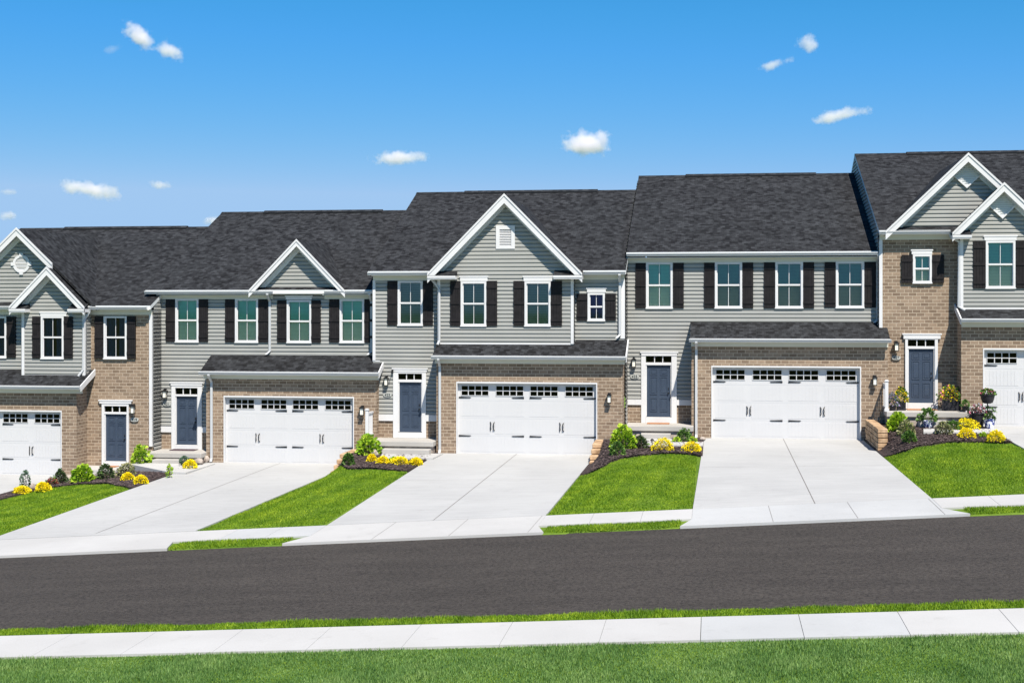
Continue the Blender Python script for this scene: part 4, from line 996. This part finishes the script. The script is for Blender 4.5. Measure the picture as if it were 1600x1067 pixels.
def mz(x, y): return H(x, y) + MB_OFF
# mulch chips
for k in range(4):
    a, b = GAP[k]; vs = []; fs = []
    for q in range(2600):
        x = random.uniform(a + .3, b - .03); y0 = MC[k](x); y = y0 + (random.random() ** 1.3) * (47.8 - y0) - .04; z = mz(x, y) + random.uniform(0, .03)
        L = random.uniform(.02, .06); w = random.uniform(.008, .02); t = random.uniform(0, PI); c, s = math.cos(t), math.sin(t); dz = random.uniform(-.02, .025)
        n = len(vs); vs += [(x - c * L + s * w, y - s * L - c * w, z), (x - c * L - s * w, y - s * L + c * w, z + .006), (x + c * L - s * w, y + s * L + c * w, z + dz + .006), (x + c * L + s * w, y + s * L - c * w, z + dz)]; fs.append((n, n + 1, n + 2, n + 3))
    me = bpy.data.meshes.new('mulch_chips'); me.from_pydata(vs, [], fs); me.materials.append(MAT['chip']); o = bpy.data.objects.new('mulch_chips', me); col.objects.link(o)
    struct(o, 'stuff'); o['label'] = 'dark wood chips covering the planting bed'
# entry walkways
def walkway(px):
    pts = [gpt(*p) for p in px]; m = MB(); top = [(x, y, 0) for x, y in pts]
    zt = max(H(x, y) for x, y in pts) + .05
    A = sum(pts[q][0] * pts[(q + 1) % len(pts)][1] - pts[(q + 1) % len(pts)][0] * pts[q][1] for q in range(len(pts)))
    if A < 0: pts = pts[::-1]
    m.slab([(x, y, zt) for x, y in pts], .25, 'walk'); struct(m.build('walkway', None, .01))
walkway([(1004, 699), (1003, 687.5), (1050, 687.5), (1052, 692.5), (1099, 692.5), (1098, 699.5)])
walkway([(1443, 679.5), (1443, 672.5), (1486, 671.5), (1560, 672), (1564, 679)])
walkway([(594, 719.5), (597, 710.5), (692, 710.5), (676, 719)])
walkway([(204, 737.5), (232, 727.5), (286, 727.5), (284, 732), (336, 726), (290, 742), (262, 741)])
# a shaded gap of soil right of porches is the mulch itself

# grass blades
def grass(name, regs, dens, hgt, wid, k, label):
    allv = []; cnt = 0
    P = []
    for (x0, x1, y0, y1, ok) in regs:
        n = int((x1 - x0) * (y1 - y0) * dens); xs_ = rng.uniform(x0, x1, n); ys_ = rng.uniform(y0, y1, n)
        for x, y in zip(xs_, ys_):
            if ok(x, y): P.append((x, y, zterr(x, y) + .005))
    P = np.array(P); n = len(P)
    an = rng.uniform(0, 2 * PI, n); la = rng.uniform(0, 2 * PI, n)
    patchy = .75 + .35 * np.sin(P[:, 0] * 1.7 + 1.3 * np.sin(P[:, 1] * 1.1)) * np.sin(P[:, 1] * 1.3 + P[:, 0] * .4)
    hh = hgt * rng.uniform(.6, 1.25, n) * patchy; ww = wid * rng.uniform(.7, 1.3, n); ln = hh * rng.uniform(.1, .8, n)
    V = np.zeros((n, 3, 3)); V[:, 0] = P; V[:, 1] = P; V[:, 2] = P
    V[:, 0, 0] -= np.cos(an) * ww; V[:, 0, 1] -= np.sin(an) * ww; V[:, 1, 0] += np.cos(an) * ww; V[:, 1, 1] += np.sin(an) * ww
    V[:, 2, 0] += np.cos(la) * ln; V[:, 2, 1] += np.sin(la) * ln; V[:, 2, 2] += hh
    me = bpy.data.meshes.new(name); me.vertices.add(3 * n); me.vertices.foreach_set('co', V.reshape(-1)); me.loops.add(3 * n); me.loops.foreach_set('vertex_index', np.arange(3 * n, dtype=np.int32))
    me.polygons.add(n); me.polygons.foreach_set('loop_start', np.arange(0, 3 * n, 3, dtype=np.int32)); me.polygons.foreach_set('loop_total', np.full(n, 3, dtype=np.int32)); me.update(calc_edges=True)
    me.materials.append(MAT[k]); o = bpy.data.objects.new(name, me); col.objects.link(o); struct(o, 'stuff'); o['label'] = label
    return n
def in_gap(k):
    a, b = GAP[k]
    return lambda x, y: a + .01 < x < b - .01 - (.16 if k == 2 else 0) and y > Yb(x) + .02 + .02 * math.sin(x * 9) and y < MC[k](x) - .02 + .03 * math.sin(x * 7)
n = 0
for k in range(4):
    a, b = GAP[k]; n += grass('grass', [(a, b, 33, 47, in_gap(k))], 1500, .055, .009, 'grass', 'mown green grass of a sloping front lawn')
STR = [(AP[0][1], AP[1][0]), (AP[1][1], AP[2][0]), (AP[2][1], AP[3][0]), (AP[3][1], AP[4][0])]
def in_strip(a, b, k):
    def f(x, y):
        lo_, hi_ = Yroad(x) + .03 + .03 * math.sin(x * 6), Yb(x) - 1.47
        ta = (y - lo_) / max(.01, hi_ - lo_); aa = a + (DR[k] - a) * ta + .02; bb = b + (DL[k + 1] - b) * ta - .02
        return lo_ < y < hi_ and aa < x < bb
    return f
for k in range(4):
    a, b = STR[k]; grass('grass', [(a, b, 30.3, 33.5, in_strip(a, b, k))], 2200, .07, .009, 'grass', 'narrow tuft strip of grass by the road edge')
grass('grass', [(-14, 6.5, 22.9, 23.5, lambda x, y: y < 23.47 + .03 * math.sin(x * 5) + .02 * math.sin(x * 13))], 3500, .07, .008, 'grass', 'bright grass strip between near sidewalk and road')
grass('grass', [(-12.6, 5.6, 17.8, 21.37, lambda x, y: True)], 3000, .060, .0065, 'grass_near', 'darker green lawn in the foreground')

# ------------------------------------------------------------------ plants
def leaves(mb, c, rx, rz, n, size, k, seed, shape='dome', asp=2.2):
    r = random.Random(seed)
    for q in range(n):
        th = r.uniform(0, 2 * PI); ph = math.acos(r.uniform(0, 1)) if shape == 'dome' else math.acos(r.uniform(-.7, 1)); rr = r.uniform(.55, 1.0) ** .5
        lump = 1 + .18 * math.sin(3 * th + seed) + .12 * math.sin(5 * th + 2 * seed)
        d = Vector((math.sin(ph) * math.cos(th), math.sin(ph) * math.sin(th), math.cos(ph)))
        p = Vector((c[0] + d.x * rx * rr * lump, c[1] + d.y * rx * rr * lump, c[2] + (d.z * rz * rr if shape == 'dome' else rz * (.5 + .5 * d.z * rr))))
        u = (d + Vector((r.uniform(-.6, .6), r.uniform(-.6, .6), r.uniform(-.3, .7)))).normalized()
        w = u.cross(Vector((r.uniform(-1, 1), r.uniform(-1, 1), r.uniform(-1, 1)))).normalized(); s = size * r.uniform(.6, 1.25)
        nrm = u.cross(w); tip = p + u * s - Vector((0, 0, 1)) * s * .25
        m_ = p + u * s * .5
        nv = len(mb.v); mb.v += [tuple(p), tuple(m_ + w * s / asp + nrm * s * .06), tuple(tip), tuple(m_ - w * s / asp + nrm * s * .06)]; mb.f.append((nv, nv + 1, nv + 2, nv + 3)); mb.m.append(mb.mi(k))
def stems(mb, c, rx, rz, n, seed):
    r = random.Random(seed)
    for q in range(n):
        th = 2 * PI * q / n; e = Vector((c[0] + math.cos(th) * rx * .6, c[1] + math.sin(th) * rx * .6, c[2] + rz * r.uniform(.6, .9)))
        mb.tube([(c[0], c[1], c[2] - .04), tuple((Vector(c) + e) / 2 + Vector((0, 0, .02))), tuple(e)], [.009, .006, .003], 'bark', 5)
SEED = [10]
def plant(px, py, wpx, hpx, kind, label, zoff=None, grp=None):
    x, y = gpt(px, py); s = math.hypot(x, y) / F * 1.0; d = (CA * y - SA * x) / F; wpx *= .93; rx = wpx * d / 2; rz = hpx * d * 1.0; y += rx * .5
    z = mz(x, y) if zoff is None else zoff; SEED[0] += 1; sd = SEED[0]; c = (x, y, z)
    KD = {'hosta': ('lime_shrub', 'shrub', 'lime', 520, .135), 'green': ('green_shrub', 'shrub', 'green', 420, .085), 'dark': ('dark_shrub', 'shrub', 'darkleaf', 380, .09), 'var': ('variegated_shrub', 'shrub', 'varieg', 380, .085),
          'grey': ('upright_shrub', 'shrub', 'greyleaf', 260, .07), 'red': ('red_leaf_shrub', 'shrub', 'red', 160, .07), 'tuft': ('small_plant', 'plant', 'lime', 70, .09)}
    if kind == 'yellow':
        t = thing('yellow_flowers', c, label, 'flowers', 'yellow flower clumps in the mulch beds')
        m = MB(); leaves(m, c, rx * .95, rz * .7, 120, .05, 'green', sd); m.build('foliage', t)
        m = MB(); leaves(m, c, rx * 1.05, rz * 1.02, 620, .05, 'yellow', sd + 50, asp=1.6); m.build('blossoms', t); return
    nm, cat, k, n, sz = KD[kind]; t = thing(nm, c, label, cat, grp or 'shrubs and leafy plants in the mulch beds')
    m = MB(); leaves(m, c, rx * .92, rz * .92, n, sz, k, sd, 'dome' if kind != 'grey' else 'col')
    if kind in ('dark', 'red'): leaves(m, c, rx * .9, rz, 60, sz, 'green', sd + 9)
    if kind == 'hosta': leaves(m, c, rx * .7, rz * .7, 120, sz, 'green', sd + 9)
    m.build('foliage', t); m = MB(); stems(m, c, rx, rz, 6, sd); m.build('stems', t)
    return c
plant(38, 770, 15, 36, 'grey', 'tall narrow grey-green shrub before the leftmost garage door')
plant(31, 772, 24, 10, 'yellow', 'yellow clump at the foot of the tall narrow shrub, leftmost of all')
plant(64, 768.5, 22, 13, 'yellow', 'yellow clump right of the tall narrow shrub at the left garage')
plant(79, 760, 20, 12, 'red', 'low reddish plant by the corner of the leftmost garage')
plant(92, 757, 22, 22, 'dark', 'dark leafy shrub at the corner of the leftmost garage')
plant(127, 755, 34, 28, 'hosta', 'lime green shrub in front of the leftmost porch slab')
plant(163, 750, 26, 24, 'dark', 'dark leafy shrub below the leftmost navy door')
plant(194, 746, 28, 22, 'var', 'mottled low shrub just left of the lime shrub by the first walkway')
plant(216, 735, 34, 40, 'hosta', 'tall lime shrub right of the leftmost navy door')
plant(197, 752, 19, 11, 'yellow', 'small yellow clump in mulch under the mottled shrub')
plant(218, 757, 22, 12, 'yellow', 'yellow clump at the tip of the first mulch bed')
plant(264, 747, 9, 22, 'tuft', 'thin pale tuft beside the second driveway')
plant(296, 735, 22, 15, 'yellow', 'yellow clump under the second porch slab')
plant(287, 729, 14, 15, 'grey', 'small grey-green plant behind the yellow clump of the second porch')
plant(573, 713, 38, 33, 'hosta', 'large lime shrub against the second garage corner')
plant(552, 716, 18, 18, 'var', 'pinkish mottled plant left of the large lime shrub')
plant(543, 728, 19, 19, 'green', 'small round shrub above the low stepped stone wall')
for a, b, w, l in ((580, 723, 15, 'leftmost'), (598, 726, 19, 'second from the left'), (623, 727, 29, 'widest'), (649, 728, 18, 'rightmost')):
    plant(a, b, w, 11, 'yellow', f'{l} yellow clump in the row before the middle porch')
plant(613, 724, 8, 8, 'tuft', 'tiny green tuft between the yellow clumps at the middle porch')
plant(972, 703, 40, 38, 'hosta', 'large lime shrub right of the middle garage at the stepped wall')
plant(964, 713, 24, 22, 'green', 'small dark green shrub in front of the lime shrub by the stepped wall')
plant(1000, 702, 24, 20, 'dark', 'dark spreading shrub left of the step to door 425')
plant(1036, 706, 34, 19, 'yellow', 'larger yellow clump before the step to door 425')
plant(1081, 708, 30, 15, 'yellow', 'yellow clump at the left edge of the fourth driveway')
plant(1069, 692, 24, 22, 'green', 'green shrub under the downspout of the fourth garage')
plant(1057, 693, 11, 8, 'tuft', 'tiny lime tuft left of the green shrub by the downspout')
plant(1083, 693, 10, 10, 'tuft', 'tiny lime tuft right of the green shrub by the downspout')
plant(1404, 676, 34, 30, 'hosta', 'lime shrub in front of the white post and railing')
plant(1417, 683, 28, 26, 'var', 'mottled shrub overlapping the lime shrub near the tall block wall')
plant(1422, 692, 22, 17, 'green', 'small round shrub alone in mulch right of the tall block wall')
plant(1476, 681, 26, 22, 'var', 'mottled shrub before the steps of the rightmost porch')
plant(1491, 674, 26, 15, 'green', 'green spreading plant under the rightmost porch slab')
plant(1512, 674, 38, 18, 'yellow', 'wide yellow clump with white blooms under the rightmost porch slab')
plant(1511, 686, 26, 15, 'yellow', 'round yellow clump in mulch before the rightmost walkway')
plant(1557, 692, 28, 17, 'yellow', 'yellow clump beside the rightmost driveway')
plant(1537, 684, 9, 6, 'tuft', 'tiny green tuft between two yellow clumps at the right')
# rocks
def rock(px, py, w, h, label):
    x, y = gpt(px, py); r = .5 * w * .024; SEED[0] += 1; rr = random.Random(SEED[0]); m = MB(); n = 9; ring = []
    prof = [(.8, -.05), (1, .25), (.9, .6), (.55, .9), (.15, 1.0)]
    n0 = len(m.v)
    for f_, z_ in prof: m.v += [(x + math.cos(2 * PI * q / n) * r * f_ * rr.uniform(.8, 1.15), y + math.sin(2 * PI * q / n) * r * .7 * f_ * rr.uniform(.8, 1.15), mz(x, y) + h * .023 * z_ * rr.uniform(.9, 1.1)) for q in range(n)]
    for j in range(len(prof) - 1):
        for q in range(n): m.f.append((n0 + j * n + q, n0 + j * n + (q + 1) % n, n0 + (j + 1) * n + (q + 1) % n, n0 + (j + 1) * n + q)); m.m.append(m.mi('rock'))
    m.f.append(tuple(n0 + (len(prof) - 1) * n + q for q in range(n))); m.m.append(0)
    tag(m.build('rock', None, .01), label, 'rock', 'edging rocks around the porches')
for a in ((50, 765, 14, 8, 'pale rock between the two leftmost yellow clumps'), (107, 752, 13, 9, 'tan rock left of the first lime shrub'), (142, 752, 16, 7, 'flat pale rock right of the first lime shrub'),
          (176, 747, 10, 12, 'upright pinkish rock between dark and mottled shrubs'), (310, 726, 18, 9, 'orange rock under the second porch slab'), (322, 723, 12, 10, 'grey rock at the second garage corner'),
          (585, 713, 12, 9, 'brown rock beside the large lime shrub at the middle porch'), (997, 690, 12, 10, 'rock at the left end of the step to door 425'), (1056, 688, 14, 7, 'rock right of the step to door 425'), (1098, 689, 10, 5, 'small grey stone at the left corner of the fourth garage door')): rock(*a)
# pots
def pot(px, wpx, hpx, Yp, z, kp, label, fol, fw, fh, square=False):
    x = ax(px, Yp); s = Yp / F; r = wpx * s / 2; hh = hpx * s; c = (x, Yp, z); t = thing('flower_pot', c, label, 'planter', 'planted pots around the rightmost porch'); m = MB()
    if square: m.slab([(x - r, Yp - r * .6, z + hh), (x + r, Yp - r * .6, z + hh), (x + r, Yp + r * .6, z + hh), (x - r, Yp + r * .6, z + hh)], hh, kp)
    else: m.lathe(c, [(r * .68, 0), (r * .85, hh * .4), (r * .97, hh * .86), (r * 1.06, hh * .88), (r * 1.06, hh), (r * .92, hh), (r * .9, hh * .9), (0.001, hh * .88)], kp)
    m.build('pot', t, .006 if square else 0)
    cc = (x, Yp, z + hh * .9); SEED[0] += 3; q = 0
    for (k, n, sz) in fol:
        m = MB(); q += 1; leaves(m, cc, fw * s / 2, fh * s, int(n * 2.2), sz * 1.1, k, SEED[0] + q, asp=1.8 if n < 120 else 2.4); m.build('blossoms' if k in ('pink', 'yellow', 'white_petal', 'purple', 'red') else 'foliage', t)
zp = Z(4, 1440, 639)
pot(1486, 25, 18, 49.4, zp, 'potblack', 'black rectangular planter with pink and yellow flowers right of the door', [('green', 160, .07), ('yellow', 90, .06), ('pink', 45, .06)], 34, 22, True)
pot(1408, 13, 14, 49.3, zp, 'potblack', 'black planter with yellow and orange flowers left of the rightmost door', [('green', 100, .07), ('yellow', 70, .06), ('red', 30, .05)], 20, 22, True)
pot(1395, 11, 8, 49.1, zp, 'potblack', 'small pot of mauve blooms behind the white post', [('greyleaf', 60, .06), ('purple', 70, .055)], 15, 20)
pot(1508.5, 11, 9, 48.8, zp, 'potblack', 'small black pot with a seedling at the porch end', [('green', 40, .07)], 10, 10)
gz = FL[4] + .03
pot(1450, 15, 12, 48.0, FL[4] + .0, 'bluepot', 'blue and white glazed pot with a leafy plant beside the porch step', [('green', 120, .10)], 24, 20)
pot(1546, 17, 15, 47.9, gz, 'bluepot', 'blue and white glazed pot on the ground by the rightmost garage door', [('darkleaf', 60, .07), ('green', 40, .07)], 14, 10)
pot(1527, 24, 24, 48.2, gz, 'potblack', 'large dark urn with pink and white flowers at the end of the porch', [('darkleaf', 60, .06), ('white_petal', 40, .055), ('pink', 40, .05)], 24, 14)
# tiered stand carrying a bowl
x = ax(1543, 48.45); t = thing('plant_stand', (x, 48.45, gz), 'dark tiered plant stand holding a trailing bowl before the rightmost garage', 'plant stand')
m = MB(); m.tube([(x, 48.45, gz), (x, 48.45, gz + .82)], .02, 'black'); m.lathe((x, 48.45, gz), [(.14, 0), (.14, .02), (.02, .04)], 'black'); m.lathe((x, 48.45, gz + .8), [(.12, 0), (.12, .015), (.02, .02)], 'black'); m.build('frame', t)
m = MB(); m.lathe((x, 48.45, gz + .42), [(.05, 0), (.14, .04), (.18, .14), (.17, .14), (.01, .1)], 'potblack'); m.build('lower_bowl', t)
m = MB(); leaves(m, (x, 48.45, gz + .5), .22, .2, 110, .07, 'green', 71); leaves(m, (x, 48.45, gz + .5), .24, .22, 50, .05, 'purple', 72); m.build('foliage', t)
pot(1543, 22, 13, 48.45, gz + .82, 'potblack', 'black bowl of pink flowers on top of the plant stand', [('green', 110, .07), ('pink', 30, .06)], 20, 9)
# solar path light near the yellow clump
x, y = gpt(1019, 702); t = MB(); t.tube([(x, y, mz(x, y) - .05), (x, y, mz(x, y) + .25)], .012, 'black'); t.lathe((x, y, mz(x, y) + .25), [(.05, 0), (.07, .02), (.02, .07)], 'black', 12)
tag(t.build('path_light'), 'short black path light left of the yellow clump at door 425', 'path light')

# ------------------------------------------------------------------ clouds (real volumes far behind)
def cloudmat():
    m = bpy.data.materials.new('cloud_vapour'); m.use_nodes = True; nt = m.node_tree; nt.nodes.clear()
    out = nt.nodes.new('ShaderNodeOutputMaterial'); pv = nt.nodes.new('ShaderNodeVolumePrincipled'); nt.links.new(pv.outputs[0], out.inputs['Volume'])
    pv.inputs['Color'].default_value = (.985, .955, 1, 1); pv.inputs['Anisotropy'].default_value = .1
    tc = nt.nodes.new('ShaderNodeTexCoord'); oi = nt.nodes.new('ShaderNodeObjectInfo')
    sub = nt.nodes.new('ShaderNodeVectorMath'); sub.operation = 'LENGTH'; nt.links.new(tc.outputs['Object'], sub.inputs[0])
    geo = nt.nodes.new('ShaderNodeNewGeometry')
    ns = nt.nodes.new('ShaderNodeTexNoise'); ns.inputs['Scale'].default_value = .105; ns.inputs['Detail'].default_value = 8; ns.inputs['Roughness'].default_value = .68; nt.links.new(geo.outputs['Position'], ns.inputs[0])
    a = nt.nodes.new('ShaderNodeMath'); a.operation = 'MULTIPLY'; a.inputs[1].default_value = .48; nt.links.new(sub.outputs['Value'], a.inputs[0])
    b = nt.nodes.new('ShaderNodeMath'); b.operation = 'SUBTRACT'; nt.links.new(ns.outputs[0], b.inputs[0]); nt.links.new(a.outputs[0], b.inputs[1])
    c = nt.nodes.new('ShaderNodeMath'); c.operation = 'SUBTRACT'; c.inputs[1].default_value = .19; nt.links.new(b.outputs[0], c.inputs[0])
    d = nt.nodes.new('ShaderNodeMath'); d.operation = 'MULTIPLY'; d.inputs[1].default_value = 3.2; d.use_clamp = True; nt.links.new(c.outputs[0], d.inputs[0])
    e = nt.nodes.new('ShaderNodeMath'); e.operation = 'MULTIPLY'; nt.links.new(d.outputs[0], e.inputs[0])
    nt.links.new(oi.outputs['Alpha'], e.inputs[1]); nt.links.new(e.outputs[0], pv.inputs['Density'])
    m.cycles.volume_step_rate = .6
    return m
CM = cloudmat()
CL = [(218, 58, 62, 30, 34, 1, 'wispy cloud streak high at the left, upper end of a slanting pair'), (262, 80, 56, 30, 16, .9, 'wispy cloud high at the left, lower right end of a slanting pair'), (175, 78, 26, 14, -20, .25, 'faint wisp left of the paired high clouds'),
      (144, 297, 92, 26, 8, 1, 'elongated cloud above the leftmost roof'), (248, 289, 32, 16, 0, .9, 'small cloud beside the elongated cloud at left'), (624, 246, 76, 22, -4, .9, 'small flat cloud above the middle roof ridge'),
      (917, 223, 74, 38, 0, 1.2, 'fullest white cloud, above the ridge between third and fourth house'), (1262, 68, 42, 28, -5, .8, 'round puff high at the right'), (1210, 101, 54, 16, -18, .6, 'slanting wisp below the high round puff'),
      (1312, 180, 84, 20, -10, .8, 'slanting cloud above the fourth and fifth roofs'), (338, 344, 32, 18, 0, 1.3, 'small cloud touching the second roof ridge'), (11, 337, 30, 14, 0, .8, 'faint small cloud at the far left over the first gable'), (12, 300, 26, 10, 0, .6, 'faint small cloud at the far left, higher one')]
ico = bpy.data.meshes.new('cloud')
import bmesh
bm = bmesh.new(); bmesh.ops.create_icosphere(bm, subdivisions=2, radius=1.0); bm.to_mesh(ico); bm.free(); ico.materials.append(CM)
DC = 900
for (px, py, w, hh, rot, den, label) in CL:
    u = (px - 800) / F; o = bpy.data.objects.new('cloud', ico); col.objects.link(o)
    o.location = (DC * (-SA + u * CA), DC * (CA + u * SA), CZ + DC * (HY - py) / F); s = DC / F / 2 * 1.5
    o.scale = (w * s, w * s * .6, hh * s); o.rotation_euler = (0, math.radians(rot), YAW); o.color = (1, 1, 1, den * .32)
    tag(o, label, 'cloud', 'scattered small clouds')

# ------------------------------------------------------------------ light
AZ = math.radians(29); EL = math.radians(55.5)
sd = Vector((math.sin(AZ) * math.cos(EL), -math.cos(AZ) * math.cos(EL), math.sin(EL)))
sun = bpy.data.lights.new('sun', 'SUN'); sun.energy = 5.0; sun.angle = math.radians(.53); sun.color = (1, .93, .82)
so = bpy.data.objects.new('sun', sun); col.objects.link(so); so.rotation_euler = sd.to_track_quat('Z', 'Y').to_euler(); so.location = sd * 80
w = bpy.data.worlds.new('World'); sc.world = w; w.use_nodes = True; nt = w.node_tree
bg = nt.nodes['Background']; sky = nt.nodes.new('ShaderNodeTexSky'); sky.sky_type = 'NISHITA'; sky.sun_disc = False
sky.sun_elevation = EL; sky.sun_rotation = math.atan2(sd.x, sd.y); sky.air_density = 1.0; sky.dust_density = 0.0; sky.ozone_density = 1.6; sky.altitude = 100
hs = nt.nodes.new('ShaderNodeHueSaturation'); hs.inputs['Saturation'].default_value = 1.28; hs.inputs['Hue'].default_value = .492
nt.links.new(sky.outputs[0], hs.inputs['Color']); 
sp = nt.nodes.new('ShaderNodeSeparateColor'); cb = nt.nodes.new('ShaderNodeCombineColor'); nt.links.new(hs.outputs[0], sp.inputs[0])
SK = .0956                                   # deeper, clearer blue: one curve per channel on the sky's own radiance
for q, (ga, gm, mxv) in enumerate(((1.086, 1.5, .36), (.72, .65, .58), (.955, .206, .88))):
    pr = sp.outputs[q]
    for op, v in (('MULTIPLY', SK), ('POWER', gm), ('MULTIPLY', ga), ('MINIMUM', mxv), ('DIVIDE', SK)):
        nd = nt.nodes.new('ShaderNodeMath'); nd.operation = op; nd.inputs[1].default_value = v; nt.links.new(pr, nd.inputs[0]); pr = nd.outputs[0]
    lim = nt.nodes.new('ShaderNodeMath'); lim.operation = 'MULTIPLY'; lim.inputs[1].default_value = (1.0, 1.04, 1.41)[q]; nt.links.new(sp.outputs[q], lim.inputs[0])
    mn = nt.nodes.new('ShaderNodeMath'); mn.operation = 'MINIMUM'; nt.links.new(pr, mn.inputs[0]); nt.links.new(lim.outputs[0], mn.inputs[1]); pr = mn.outputs[0]
    nt.links.new(pr, cb.inputs[q])
nt.links.new(cb.outputs[0], bg.inputs[0])
bg.inputs[1].default_value = .058
sc.view_settings.view_transform = 'Standard'; sc.view_settings.look = 'None'; sc.view_settings.exposure = 0.72; sc.view_settings.gamma = 1
sc.cycles.transparent_max_bounces = 16; sc.cycles.volume_bounces = 12
for o in bpy.data.objects:
    if '_o' in o: del o['_o']
